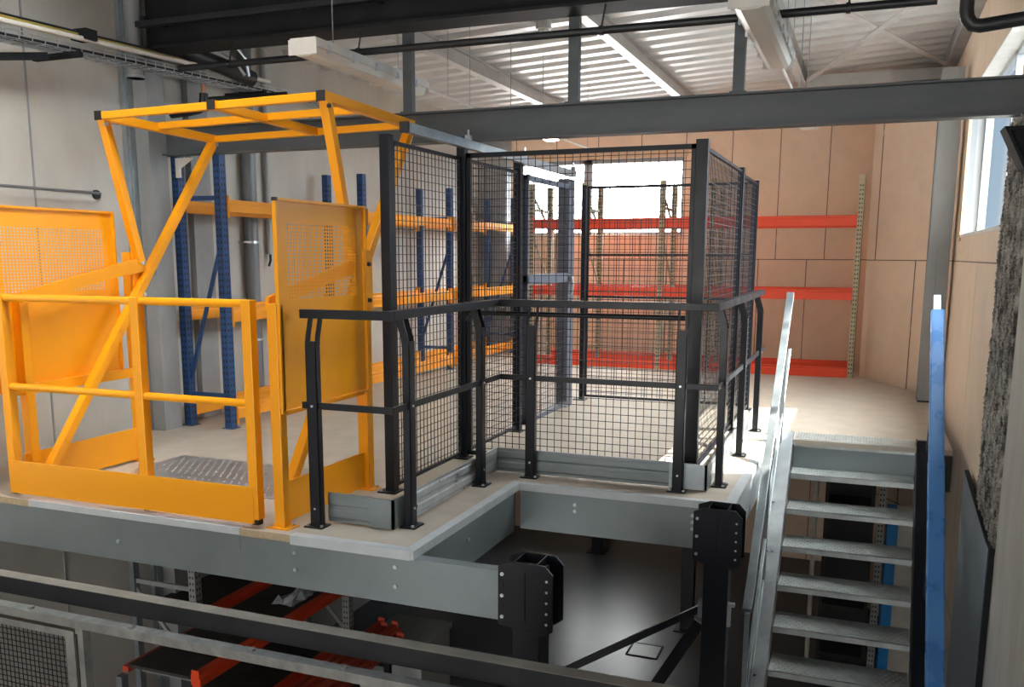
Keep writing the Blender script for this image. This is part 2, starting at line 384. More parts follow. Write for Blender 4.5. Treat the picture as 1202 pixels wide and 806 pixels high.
MB().box(-5.3, -.7, 5.36, 12.8, -.046, -.04).build('deck_underside', M['darkboard'], deck)

def deck_column(x, y, label, head=True, bw=.27):
    r = thing('steel_column', (x, y, ZF), label, 'column')
    MB().box(x - .07, x + .07, y - .07, y + .07, ZF + .01, -.03 if head else -.04).build('shaft', M['anthracite'], r, bevel=.006)
    MB().box(x - .13, x + .13, y - .13, y + .13, ZF, ZF + .012).build('base_plate', M['anthracite'], r)
    if head:
        h = bw / 2
        for k, yy in enumerate((y - .085, y + .073)):
            pl = [(x - h, -.30), (x + h * .7, -.33), (x + h, -.30), (x + h, -.03), (x + h * .72, .012), (x - h * .5, .015), (x - h, -.01)]
            MB().prism(pl, 'y', yy, yy + .012).build('head_plate', M['anthracite'], r, bevel=.003)
            for j in range(5):
                z = -.05 - j * .052
                m_ = 'zinc_light' if k == 0 and j % 2 == 0 else 'hole'
                yb = yy - .007 if k == 0 else yy - .001
                MB().tube((x - h + .022, yb, z), (x - h + .022, yb + .02, z), .009 if j % 2 == 0 else .006, 8).build('bolt' if j % 2 == 0 else 'bolt_hole', M[m_], r)
                MB().tube((x + h - .03, yb + .006, z - .01), (x + h - .03, yb + .021, z - .01), .0065, 8).build('bolt_hole', M['zinc_light' if k == 0 else 'zinc'], r)
        # open top box
        MB().box(x - .06, x - .054, y - .075, y + .075, -.2, .012).box(x + .05, x + .056, y - .075, y + .075, -.2, .012).build('web_plate', M['anthracite'], r)
        MB().box(x - .002, x + .002, y - .089, y - .085, -.27, -.03).build('weld_seam', M['blacksteel'], r)
    return r
deck_column(-1.385, 3.88, 'near dark column with bolted head plates at the end of the front beam')
deck_column(-.70, 5.148, 'dark column with bolted head plates at the notch corner beside the stairs')
deck_column(-1.66, 9.9, 'plain dark column standing on the lower floor deep under the mezzanine', False)
deck_column(-3.35, 12.2, 'thin looking dark column by the lower back wall under the mezzanine', False)

# braces and low panel near second column
b = thing('diagonal_brace', (-1.37, 5.33, -1.0), 'dark diagonal brace bar descending left from the column beside the stairs', 'brace')
MB().bar((-2.0, 5.15, -1.40), (-.77, 5.15, -.60), .03, .04).build('brace_bar', M['anthracite'], b)
MB().box(-.80, -.771, 5.12, 5.18, -.66, -.56).build('end_bracket', M['zinc'], b)
b = thing('diagonal_brace', (-1.0, 5.45, -1.1), 'second dark brace plate below the descending bar at the column beside the stairs', 'brace')
MB().bar((-1.25, 5.20, -1.53), (-.80, 5.20, -.72), .02, .07).build('brace_bar', M['anthracite'], b)
MB().box(-.629, -.61, 5.09, 5.12, -.68, -.54).box(-.61, -.59, 5.09, 5.12, -.56, -.54).build('clip', M['zinc_light'], b)

dp = thing('floor_drain_cover', (-1.97, 9.15, ZF), 'small grey drain cover set in the dark lower floor beyond the near column', 'drain cover')
MB().box(-2.12, -1.82, 9.0, 9.3, ZF, ZF + .006).build('cover_plate', M['pvc'], dp)
MB().box(-2.14, -2.12, 8.98, 9.32, ZF, ZF + .008).box(-1.82, -1.80, 8.98, 9.32, ZF, ZF + .008).box(-2.12, -1.82, 8.98, 9.0, ZF, ZF + .008).box(-2.12, -1.82, 9.3, 9.32, ZF, ZF + .008).build('cover_frame', M['blacksteel'], dp)

# ================================================================== YELLOW PALLET GATE
gx0, gx1, gy0, gy1 = -4.63, -2.78, 3.90, 4.88
g = thing('pallet_gate', (-3.7, 4.3, 0), 'yellow pivoting safety gate with perforated side sheets at the deck edge', 'safety gate')
Y = M['yellow']
for sx, x in ((-1, gx0), (1, gx1)):
    yg = gy0 if sx > 0 else gy0 + .09
    MB().box(x - .03, x + .03, yg - .03, yg + .03, .006, 1.17).build('front_post', Y, g, bevel=.005)
    yr = gy1 if sx < 0 else gy1 - .10
    MB().box(x - .035, x + .035, yr - .035, yr + .035, .006, 1.43).build('rear_post', Y, g, bevel=.005)
    for yy in (gy0 if sx > 0 else gy0 + .09, yr):
        fp = MB().box(x - .07, x + .07, yy - .05, yy + .05, 0, .008).build('foot_plate', Y, g)
        for q in (-1, 1): bolt(x + .052 * q, yy + .03 * q, .008).build('anchor_bolt', M['zinc_light'], fp)
    MB().box(x - .006, x + .006, gy0 + .03, yr - .035, .02, .235).build('side_kick_plate', Y, g)
    # side sheet with perforated upper field
    xs = x + .03 * sx
    if sx < 0: xs = x - .036
    y0, y1, z0, z1 = gy0 - .01, yr - .10 if sx < 0 else yr - .03, .62, 1.68
    if sx < 0: y0 = gy0 - .07
    L_, H_ = y1 - y0, z1 - z0
    us = [.10 + i * .0235 for i in range(int((L_ - .17) / .0235))]
    vs = [H_ - .115 - i * .0185 for i in range(21)][::-1]
    MB().perf((xs, y0, z0), (0, 1, 0), (0, 0, 1), us, vs, .0135, .0105, L_, H_, .0025).build('side_sheet', Y, g)
    lip = MB()
    lip.box(xs - .008, xs + .014, y0 - .012, y0 + .002, z0, z1).box(xs - .008, xs + .014, y1 - .002, y1 + .012, z0, z1)
    lip.box(xs - .008, xs + .014, y0 - .012, y1 + .012, z1 - .002, z1 + .012).box(xs - .008, xs + .014, y0 - .012, y1 + .012, z0 - .012, z0 + .002)
    lip.build('sheet_frame', Y, g)
    MB().box(xs - .009, xs + .015, y0 - .014, y0 + .004, z1 - .004, z1 + .014).build('corner_cap', M['black'], g)
    MB().bar((x, gy0, .62), (x, yr, .62), .03, .06).build('lower_side_rail', Y, g)
# moving barrier at the edge
yb = gy0 - .06
bx = (-4.60, -3.615, -2.895)
for x in bx:
    MB().box(x - .028, x + .028, yb - .028, yb + .028, .05, 1.19).build('barrier_post', Y, g, bevel=.004)
MB().tube((bx[0], yb, 1.17), (bx[2], yb, 1.17), .021, 16).build('barrier_top_rail', Y, g, smooth=True)
MB().tube((bx[0], yb, .66), (bx[2], yb, .66), .021, 16).build('barrier_middle_rail', Y, g, smooth=True)
MB().box(bx[0] - .02, bx[2], yb - .032, yb - .024, .03, .225).build('barrier_kick_plate', Y, g)
for x in bx: MB().box(x - .02, x + .02, yb - .02, yb + .02, .02, .05).build('rubber_foot', M['black'], g)
# overhead counter frame with pivoting arms
zt = 2.27
for sx, x in ((-1, gx0 + .09), (1, gx1 - .06)):
    off = 0 if sx < 0 else -.10
    piv = (x, gy1 + off, 1.36); piv2 = (x, gy1 + off, 1.15)
    f_, r_ = (x, 4.60 + off * 1.2, zt), (x, 5.72 + off * 1.6, zt - .02)
    MB().bar(f_, r_, .055, .055, up=(0, 0, 1)).build('overhead_side_tube', Y, g, bevel=.004)
    MB().bar((x + .002, f_[1] + .035, zt), piv, .055, .055, up=(1, 0, 0)).build('pivot_arm', Y, g, bevel=.004)
    MB().bar((x + .002, r_[1] - .03, r_[2] - .02), (x, gy0 + .1 , .10), .055, .055, up=(1, 0, 0)).build('long_arm', Y, g, bevel=.004)
    MB().prism([(gy0 + .02, 1.13), (gy0 + .02, 1.20), (piv[1] + .03, 1.40), (piv[1] + .03, 1.30), (piv[1] - .2, 1.27)], 'x', x - .012, x + .012).build('pivot_arm', Y, g, bevel=.003)
    MB().box(x - .03 if sx < 0 else x + .05, x - .02 if sx < 0 else x + .10, piv[1] - .05, piv[1] + .05, 1.08, 1.44).build('pivot_plate', Y, g)
    xb = x + .055
    for (py, pz) in ((piv[1], 1.36), (piv[1], 1.15), (f_[1] + .03, zt - .05), (r_[1] - .03, r_[2] - .04)):
        xbb = (x + .013 if sx < 0 else x + .10) if pz < 2 else x + .024
        MB().tube((xbb, py, pz), (xbb + .016, py, pz), .013, 10).build('pivot_bolt', M['zinc_light' if sx < 0 else 'black'], g)
    MB().box(x - .028, x + .028, f_[1] - .005, f_[1], zt - .028, zt + .028).build('end_cap', M['black'], g)
xm0, xm1 = gx0 + .09, gx1 - .06
MB().bar((xm0, 4.62, zt), (xm1, 4.50, zt), .04, .045).build('overhead_cross_tube', Y, g, bevel=.004)
MB().bar((xm0, 5.12, zt), (xm1, 4.98, zt), .04, .045).build('overhead_cross_tube', Y, g, bevel=.004)
MB().bar((xm0, 5.70, zt - .02), (xm1, 5.54, zt - .02), .04, .045).build('overhead_cross_tube', Y, g, bevel=.004)
MB().bar((-3.60, 4.51, zt), (-3.60, 5.64, zt - .02), .05, .05).build('overhead_middle_tube', Y, g, bevel=.004)
MB().box(-3.628, -3.572, 4.505, 4.51, zt - .028, zt + .028).build('end_cap', M['black'], g)

# ================================================================== GUARDRAIL around the notch
gr = thing('guardrail', (-2.17, 4.0, 0), 'dark grey guardrail with gooseneck posts wrapping the open deck notch to the stairs', 'guardrail')
A = M['anthracite']
rail = [(-2.70, 4.02), (-2.20, 4.02), (-2.20, 5.47), (-.82, 5.47), (-.82, 8.0)]
def flat_path(pts, z, w, h):
    mb = MB()
    for i in range(len(pts) - 1):
        (ax, ay), (bx_, by) = pts[i], pts[i + 1]
        dx, dy = bx_ - ax, by - ay; l = math.hypot(dx, dy); dx /= l; dy /= l
        e0 = w / 2 if i > 0 else 0; e1 = w / 2 if i < len(pts) - 2 else 0
        if i % 2: e0, e1 = -e0, -e1
        mb.bar((ax - dx * e0, ay - dy * e0, z), (bx_ + dx * e1, by + dy * e1, z), w, h)
    return mb
flat_path(rail, 1.115, .05, .045).build('handrail', A, gr, bevel=.003)
krail = [(-2.69, 3.985), (-2.165, 3.985), (-2.165, 5.435), (-.785, 5.435), (-.785, 8.0)]
flat_path(krail, .645, .012, .035).build('knee_rail', A, gr, bevel=.002)
pts = [(-2.42, 5.50, .99), (-2.415, 5.50, 1.02), (-2.38, 5.50, 1.045), (-1.0, 5.50, 1.045)]
MB().path(pts, .016, 10).build('inner_tube_rail', A, gr, smooth=True)
def post(x, y, d):
    """gooseneck channel post; d = outward direction (dx, dy); x, y = rail line"""
    ax, ay = -d[1], d[0]
    def P3(a, o, z): return (x + ax * a + d[0] * o, y + ay * a + d[1] * o, z)
    r = MB(); w = .031; dep = .042; o1 = .055
    # web outside, two flanges back
    def slab(a0, a1, path_out, th_o):
        for (o_a, z_a), (o_b, z_b) in zip(path_out[:-1], path_out[1:]):
            vs = [P3(a, o, z) for (o, z) in ((o_a, z_a), (o_a - th_o, z_a), (o_b - th_o, z_b), (o_b, z_b)) for a in (a0, a1)]
            r.add(vs, [(0, 2, 4, 6), (1, 7, 5, 3), (0, 6, 7, 1), (2, 3, 5, 4), (0, 1, 3, 2), (4, 5, 7, 6)])
    body = [(o1, .008), (o1, .98)]
    slab(-w, w, body, .004)
    neck = [(o1, .008), (o1, .95), (o1 - .006, 1.0), (o1 - .022, 1.05), (o1 - .034, 1.094)]
    slab(-w, -w + .004, neck, dep); slab(w - .004, w, neck, dep)
    p_ = r.build('post', A, gr)
    MB().prism([(x + d[0] * .04 + u * (.055 if d[0] == 0 else .045) , y + d[1] * .04 + v * (.045 if d[0] == 0 else .055)) for u, v in ((-1, -1), (1, -1), (1, 1), (-1, 1))], 'z', 0, .008).build('foot_plate', A, p_)
    for q in (-1, 1): bolt(*P3(.042 * q, .066, .008)).build('anchor_bolt', M['zinc_light'], p_)
    for zz in (.645, .10): MB().tube(P3(0, o1, zz), P3(0, o1 + .006, zz), .007, 6).build('bolt', M['zinc_light'], p_)
for x, y, d in ((-2.62, 4.02, (0, -1)), (-2.20, 4.17, (1, 0)), (-2.20, 5.12, (1, 0)), (-1.95, 5.47, (0, -1)), (-1.0, 5.47, (0, -1)), (-.82, 5.66, (1, 0)), (-.82, 6.62, (1, 0)), (-.82, 7.62, (1, 0))):
    post(x, y, d)
def kick(p, q, side=1, m='zinc', h=.155):
    t = .012
    prof = [(0, 0), (t, 0), (t, h), (0, h), (0, h * .9), (-.0035, h * .84), (-.0035, h * .62), (0, h * .56), (0, h * .44), (-.0035, h * .38), (-.0035, h * .16), (0, h * .1)]
    prof = [(a * side, b) for a, b in prof]
    return MB().sweep(prof, (p[0], p[1], .012), (q[0], q[1], .012))
kick((-2.60, 4.06), (-2.33, 4.06), -1).build('toe_board', M['beamzinc'], gr)
MB().box(-2.34, -2.20, 4.045, 4.06, .01, .167).box(-2.215, -2.20, 4.045, 4.2, .01, .167).build('toe_board_corner', M['beamzinc'], gr)
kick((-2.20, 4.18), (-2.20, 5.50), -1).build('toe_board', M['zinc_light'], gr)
kick((-2.20, 5.48), (-1.05, 5.48), -1).build('toe_board', M['beamzinc'], gr)
MB().box(-1.06, -.83, 5.465, 5.48, .01, .167).box(-.845, -.83, 5.465, 5.62, .01, .167).build('toe_board_corner', M['zinc'], gr)
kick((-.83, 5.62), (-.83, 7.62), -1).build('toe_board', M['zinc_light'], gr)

# ================================================================== MESH CAGE
def fence_post(x, y, h, label, w=.06, d=.06, m='anthracite', group=None):
    r = thing('fence_post', (x, y, 0), label, 'post', group)
    MB().box(x - w / 2, x + w / 2, y - d / 2, y + d / 2, .006, h).build('shaft', M[m], r, bevel=.003)
    p_ = MB().box(x - .07, x + .05, y - .06, y + .06, 0, .008).build('foot_plate', M[m], r)
    for q in (-1, 1): bolt(x - .055, y + .04 * q, .008, h=.02).build('anchor_bolt', M['zinc_light'], p_)
    return r
fence_post(-2.60, 4.77, 2.09, 'dark mesh fence post nearest the yellow gate')
fence_post(-2.585, 5.80, 2.19, 'taller dark mesh fence post at the front left cage corner')
fence_post(-2.585, 6.88, 2.14, 'dark post between the fixed left mesh panel and the sliding gate')
fence_post(-.985, 5.80, 2.11, 'thick dark post at the front right corner of the mesh cage', .075, .06)
fence_post(-.985, 7.62, 2.10, 'dark post midway along the right side of the mesh cage', .05, .06)
fence_post(-.985, 8.70, 2.08, 'dark post at the far right corner of the mesh cage', .04, .04)
fence_post(-2.62, 8.22, 2.10, 'broad haze toned latch post where the sliding mesh gate closes', .10, .20, 'hazetone')
fence_post(-2.585, 8.68, 2.08, 'thin dark post at the far left corner of the mesh cage', .04, .04)

def mesh_panel(p, q, z0, z1, label, name='mesh_panel', fr=.022, midbars=(), m='anthracite', step=.05, cat='mesh panel', wire=.0042):
    (ax, ay), (bx_, by) = p, q
    L_ = math.hypot(bx_ - ax, by - ay); dx, dy = (bx_ - ax) / L_, (by - ay) / L_
    r = thing(name, (ax, ay, z0), label, cat)
    def pt(s, z): return (ax + dx * s, ay + dy * s, z)
    f = MB()
    for a, b in ((pt(0, z0 + fr / 2), pt(L_, z0 + fr / 2)), (pt(0, z1 - fr / 2), pt(L_, z1 - fr / 2))): f.bar(a, b, fr, fr)
    for s in (fr / 2, L_ - fr / 2): f.bar(pt(s, z0), pt(s, z1), fr, fr)
    for z in midbars: f.bar(pt(0, z), pt(L_, z), fr, fr)
    f.build('frame', M[m], r)
    w = MB(); n = int(round((L_ - 2 * fr) / step))
    for i in range(1, n):
        s = fr + (L_ - 2 * fr) * i / n; w.bar(pt(s, z0 + fr), pt(s, z1 - fr), wire, wire)
    n = int(round((z1 - z0) / step))
    for j in range(1, n):
        z = z0 + (z1 - z0) * j / n; w.bar(pt(fr, z), pt(L_ - fr, z), wire, wire)
    w.build('wire_mesh', M['anthracite_wire'], r)
    return r
mesh_panel((-2.59, 4.81), (-2.59, 5.77), .03, 2.06, 'dark wire mesh panel between the yellow gate and front left cage corner')
mesh_panel((-2.59, 5.83), (-2.59, 6.85), .03, 2.06, 'fixed dark wire mesh panel on the left cage side, beside the sliding gate')
mesh_panel((-2.55, 5.80), (-1.02, 5.80), .03, 2.085, 'wide dark wire mesh panel across the cage front', fr=.03)
mesh_panel((-.985, 5.83), (-.985, 7.59), .03, 2.08, 'longer dark wire mesh panel on the right cage side')
mesh_panel((-.985, 7.65), (-.985, 8.68), .03, 2.06, 'shorter dark wire mesh panel at the far end of the right cage side')
mesh_panel((-2.56, 8.70), (-1.0, 8.70), .03, 2.07, 'dark wire mesh panel with horizontal bars across the cage back', midbars=(1.02, 1.42))
sg = mesh_panel((-2.555, 6.95), (-2.555, 8.08), .04, 2.04, 'sliding mesh gate leaf with haze toned frame and silver handle on the left cage side', name='sliding_gate', fr=.04, midbars=(1.20, 1.24), m='hazetone', cat='gate')
MB().path([(-2.53, 8.02, 1.24), (-2.49, 8.02, 1.22), (-2.48, 8.02, 1.16), (-2.49, 8.02, 1.08), (-2.53, 8.02, 1.06)], .009, 8).build('handle', M['zinc_light'], sg, smooth=True)
tk = thing('gate_track', (-2.53, 4.86, 2.12), 'galvanised box track running along the top of the left cage side', 'track')
MB().box(-2.555, -2.505, 4.87, 8.15, 2.11, 2.165).build('track_profile', M['zinc'], tk)
MB().box(-2.558, -2.502, 4.855, 4.872, 2.107, 2.168).build('end_cap', M['black'], tk)
for y in (5.78, 6.86, 8.12):
    MB().box(-2.55, -2.51, y - .015, y + .015, 2.165, 2.20).tube((-2.53, y, 2.2), (-2.53, y, 2.235), .008, 6).build('hanger_bolt', M['zinc_light'], tk)

# ================================================================== STAIRS
st = thing('staircase', (-.03, 7.3, 0), 'open galvanised staircase with dimpled treads descending beside the cage', 'staircase')
y0s, dys, dzs = 7.399, .231, .219
def dots(mb, x0, x1, ya, yb, z, step=.042, r=.0085, h=.0035, inside=None):
    j = 0; yy = ya + step * .5
    while yy < yb - step * .3:
        xx = x0 + step * (.5 if j % 2 else 1)
        while xx < x1 - step * .4:
            if inside is None or inside(xx, yy):
                n = 6; lo = [(xx + r * math.cos(k * PI / 3), yy + r * math.sin(k * PI / 3), z) for k in range(n)]
                hi = [(xx + r * .55 * math.cos(k * PI / 3), yy + r * .55 * math.sin(k * PI / 3), z + h) for k in range(n)]
                mb.add(lo + hi, [tuple(range(n, 2 * n))] + [(k, (k + 1) % n, n + (k + 1) % n, n + k) for k in range(n)])
            xx += step
        yy += step * .87; j += 1
    return mb
xl, xr = -.46, .405
def tread(k):
    yf, z = y0s - dys * k, -dzs * k - .005
    t = MB().box(xl, xr, yf, yf + .30, z - .004, z)
    t.box(xl, xr, yf, yf + .004, z - .042, z).box(xl, xr, yf + .296, yf + .30, z - .04, z)
    dots(t, xl, xr, yf + .01, yf + .29, z)
    t.build('tread', M['tread'], st)
t = MB().box(xl, xr, y0s, y0s + .30, -.003, .004).box(xl, xr, y0s - .001, y0s + .003, -.06, .004)
dots(t, xl, xr, y0s + .01, y0s + .29, .004)
t.build('tread', M['tread'], st)
for k in range(1, 12): tread(k)
def spt(x, y, dz=0): return (x, y, (y - y0s) * dzs / dys + dz)
yEnd = y0s - dys * 12.2
for side, x in ((-1, xl - .012), (1, xr + .012)):
    prof = [(7.50, -.22), (7.50, .05), (7.36, .05), (yEnd, (yEnd - y0s) * dzs / dys + .02), (yEnd, (yEnd - y0s) * dzs / dys - .2), (7.30, -.33)]
    s_ = MB().prism(prof, 'x', x - .004, x + .004)
    d = side * .095
    zn = lambda yy, o: (yy - y0s) * dzs / dys + o
    s_.prism([(7.40, .05), (7.40, .06), (7.36, .06), (yEnd, zn(yEnd, .03)), (yEnd, zn(yEnd, .02)), (7.36, .05)], 'x', min(x, x + d), max(x, x + d))
    s_.build('stringer', M['zinc_light' if side < 0 else 'anthracite'], st)
    xr_ = (-.56, .49)[side > 0]
    m_ = 'zinc' if side < 0 else 'anthracite'
    for yy in (7.3, 6.45, 5.52):
        MB().box(xr_ - .015, xr_ + .015, yy - .02, yy + .02, zn(yy, -.02), (1.065 + (yy - (7.56 if side < 0 else 7.69)) * .889)).build('baluster', M[m_], st)
def rl_(x, ya, za, yb3, w, h_, nm, m):
    return MB().bar((x, ya, za), (x, yb3, za + (yb3 - ya) * .889), w, h_).build(nm, M[m], st, bevel=.003)
rl_(-.56, 7.56, 1.12, 5.49, .055, .04, 'handrail', 'zinc')
rl_(-.56, 7.80, .66, 5.2, .025, .03, 'knee_rail', 'zinc')
rl_(-.56, 7.62, .20, 5.1, .02, .03, 'knee_rail', 'zinc')
hr = rl_(.49, 7.69, 1.115, 5.10, .05, .035, 'handrail', 'zinc')
zf_ = lambda yy: 1.115 + (yy - 7.69) * .80
hr2 = lambda yy: 1.115 + (yy - 7.69) * .779
fm = MB().bar((.494, 7.57, 1.115 - .12 * .889), (.49, 6.5, 1.115 - 1.19 * .889), .094, .062).bar((.490, 6.53, 1.115 - 1.16 * .889), (.488, 5.22, 1.115 - 2.47 * .889), .10, .066)
fo = fm.build('protective_film', M['film'], hr, bevel=.012); fo['label'] = 'blue protective film wrapped round the handrail'
rl_(.49, 7.60, .62, 5.0, .025, .03, 'knee_rail', 'anthracite')

cpm = MB().prism([(-4.46, 4.62), (-4.12, 4.34), (-2.95, 4.34), (-2.95, 4.62), (-3.22, 5.10), (-4.46, 5.10)], 'z', 0, .006)
dots(cpm, -4.40, -3.25, 4.64, 5.08, .006, .055, .012, .004); dots(cpm, -4.08, -2.97, 4.36, 4.62, .006, .055, .012, .004)
cp = cpm.build('checker_plate', M['plate'], origin=(-3.7, 4.7, 0))
tag(cp, 'shiny dimpled metal floor plate lying inside the yellow gate', 'floor plate')


# dark bracket block right of stairs under deck edge
bk = MB().box(.52, .66, 7.36, 7.5, -.30, -.045).box(.50, .66, 7.352, 7.36, -.31, -.04).build('edge_bracket', M['blackcab'], origin=(.6, 7.4, -.3))
tag(bk, 'small black bracket under the deck edge between stairs and side wall', 'bracket')

# ================================================================== RACKS
def upright(x, y, z0, h, m, parent, w=.065, d=.075, faces='yx', pitch=.05, holes=2, xs=1):
    """perforated upright; faces toward -y and toward +x/-x"""
    u = MB()
    n = int((h - .1) / pitch); vs = [.06 + i * pitch for i in range(n)]
    cols = [w * .3, w * .7] if holes == 2 else [w / 2]
    cy_ = [d * .3, d * .7] if holes == 2 else [d / 2]
    u.perf((x - w / 2, y - d / 2, z0), (1, 0, 0), (0, 0, 1), cols, vs, .012, .02, w, h)
    xx = x + xs * w / 2
    u.perf((xx, y - d / 2, z0), (0, 1, 0), (0, 0, 1), cy_, vs, .012, .02, d, h)
    u.box(x - xs * w / 2, x - xs * (w / 2 - .003), y - d / 2, y + d / 2, z0, z0 + h)
    u.box(x - w / 2, x + w / 2, y + d / 2 - .003, y + d / 2, z0, z0 + h)
    o = u.build('upright', m, parent)
    MB().box(x - w / 2 + .004, x + w / 2 - .004, y - d / 2 + .004, y + d / 2 - .004, z0, z0 + h - .002).build('slot_shade_core', M['hole'], o)  # dark core paints the shade seen through the perforations
    MB().box(x - w / 2 - .02, x + w / 2 + .02, y - d / 2 - .015, y + d / 2 + .015, z0, z0 + .006).build('foot_plate', m, o)
    return o
def braces(p, q, z0, h, m, parent, lv):
    """ladder bracing between uprights p and q (xy)"""
    mb = MB()
    for z in lv['h']: mb.bar((*p, z0 + z), (*q, z0 + z), .02, .035)
    for (za, zb) in lv['d']: mb.bar((*p, z0 + za), (*q, z0 + zb), .02, .03)
    mb.build('bracing', m, parent)
LB = {'h': (.20, 1.05, 1.88), 'd': ((.25, .62 + .9), (1.95, 1.9))}
LB = {'h': (.27, 1.02, 1.86), 'd': ((.36, 1.0), (.36, 1.62))}
def rack_frame(rack, p, q, h, m, holes=2, lv=None, z0=0, xs=1):
    upright(p[0], p[1], z0, h, m, rack, holes=holes, xs=xs); upright(q[0], q[1], z0, h, m, rack, holes=holes, xs=xs)
    braces(p, q, z0, h, m, rack, lv or {'h': (.27, 1.86), 'd': ((.32, 1.55),)})
def rack_beam(p, q, h, m, rack=None, label=None, group=None, w=.045):
    """beam with end connectors: a part of its rack, or a loose thing when no rack is given"""
    r = rack or thing('spare_beam', p, label, 'beam', group)
    d = (Vector(q) - Vector(p)).normalized(); hh = h / 2
    prof = [(-w / 2, -hh), (w / 2, -hh), (w / 2, hh - .03), (w / 2 - .008, hh - .03), (w / 2 - .008, hh), (-w / 2, hh)]
    o = MB().sweep(prof, p, q).build('rack_beam' if rack else 'box_section', m, r, bevel=.004)
    for e, s in ((Vector(p), 1), (Vector(q), -1)):
        a = e + d * (.003 * s); ax = .004 if abs(d.x) > .5 else .03; ay = .03 if abs(d.x) > .5 else .004
        MB().box(a.x - ax, a.x + ax, a.y - ay, a.y + ay, a.z - hh - .045, a.z + hh + .03).build('end_connector', m, o if rack else r)
xf, xb_ = -4.82, -5.23
fy = (6.10, 8.31, 10.43, 12.62)
blue_rack = thing('pallet_rack', (-5.02, 6.1, 0), 'long blue pallet rack with orange beams along the left concrete wall', 'rack')
for y in fy: rack_frame(blue_rack, (xb_, y), (xf, y), 2.22, M['blue'])
for b_i in range(3):
    for z in (1.80, .93, .13):
        for x in (xf + .02, xb_ - .02):
            rack_beam((x, fy[b_i] + .035, z), (x, fy[b_i + 1] - .035, z), .11 if z < 1 else .10, M['orange'], blue_rack)

bk = MB().box(-5.19, -5.15, 6.03, 6.05, 2.02, 2.17).prism([(-5.17, 2.17), (-5.02, 2.17), (-5.02, 2.16), (-5.16, 2.08)], 'y', 6.032, 6.04)
tag(bk.build('wall_bracket', M['white'], origin=(-5.2, 6.04, 2.02)), 'small white triangular bracket near the top of the blue frame by the wall column', 'bracket')

# red rack on the back wall side
ry0, ry1 = 11.5, 12.25
rxs = (-4.13, -3.42, -2.42, -1.80, -.135)
red_rack = thing('pallet_rack', (-2.1, ry0, 0), 'pallet rack with red beams and cream perforated uprights against the plywood back wall', 'rack')
for x in rxs: rack_frame(red_rack, (x, ry0), (x, ry1), 2.33, M['tan'], lv={'h': (.2, 2.0), 'd': ((.25, 1.0), (2.2, 1.75), (1.7, 1.0))}, xs=-1)
for xa, xb2 in zip(rxs[:-1], rxs[1:]):
    for z in (1.82, .97, .05):
        for y in (ry0 - .02, ry1 + .02):
            rack_beam((xa + .03, y, z), (xb2 - .03, y, z), .12 if z > .1 else .13, M['red'], red_rack)

# ================================================================== LEFT WALL COLUMN, PIPES, TRAY
c = MB().box(XL, -5.235, 5.80, 6.0, ZF, 3.36)
o = struct('trim_3', c, M['concrete_dark'])
struct('trim_4', MB().box(XL, XL + .045, 5.72, 5.80, ZF, 3.3).box(XL + .045, XL + .06, 5.74, 5.80, ZF, 3.3), M['zinc'])
struct('trim_5', MB().box(XL, XL + .06, 6.42, 6.66, 0, 3.3), M['concrete_dark'])  # dark strip stands in for the shaded recess beside the column
struct('trim_6', MB().box(XL, -4.98, 12.72, YB, ZF, 3.4), M['concrete_dark'])
dpz = thing('downpipe', (-5.30, 7.12, 0), 'thick grey plastic downpipe on the left wall behind the first blue rack bay', 'pipe')
MB().tube((-5.345, 7.18, 0), (-5.345, 7.18, 3.3), .065, 20).build('pipe_run', M['pvc'], dpz, smooth=True)
for z in (.62, 1.52, 2.5):
    MB().tube((-5.345, 7.18, z), (-5.345, 7.18, z + .02), .072, 20).box(-5.36, -5.33, 7.0, 7.30, z + .004, z + .014).build('clamp', M['zinc_light'], dpz)
o = thing('conduit', (-5.37, 7.50, 1.35), 'slim light grey pipe ending halfway down beside the thick downpipe', 'pipe')
MB().tube((-5.375, 7.50, 1.42), (-5.375, 7.50, 3.3), .03, 14).build('pipe_run', M['pvc_light'], o, smooth=True)
MB().path([(-5.37, 7.50, 1.42), (-5.37, 7.50, 1.36), (-5.37, 7.47, 1.31)], .012, 8).build('cable_end', M['black'], o)
o = thing('duct_stub', (-5.27, 5.72, 2.78), 'short grey vertical duct stub on the upper front of the wall column', 'duct')
MB().tube((-5.26, 5.73, 2.95 - .22), (-5.26, 5.73, 3.36), .062, 20).build('duct_pipe', M['concrete_dark'], o, smooth=True)
MB().tube((-5.26, 5.73, 2.73), (-5.26, 5.73, 2.75), .068, 20).build('collar', M['zinc'], o)
o = thing('wall_rod', (-5.36, 3.0, 1.87), 'thin steel rod pipe on the left wall above the yellow gate sheet', 'pipe')
MB().path([(-5.34, 1.2, 1.86), (-5.34, 5.36, 1.86), (-5.35, 5.39, 1.86), (XL, 5.40, 1.86)], .011, 8).build('rod', M['pvc'], o, smooth=True)
MB().tube((XL + .002, 5.41, 1.855), (XL + .022, 5.41, 1.855), .035, 12).build('wall_flange', M['black'], o)
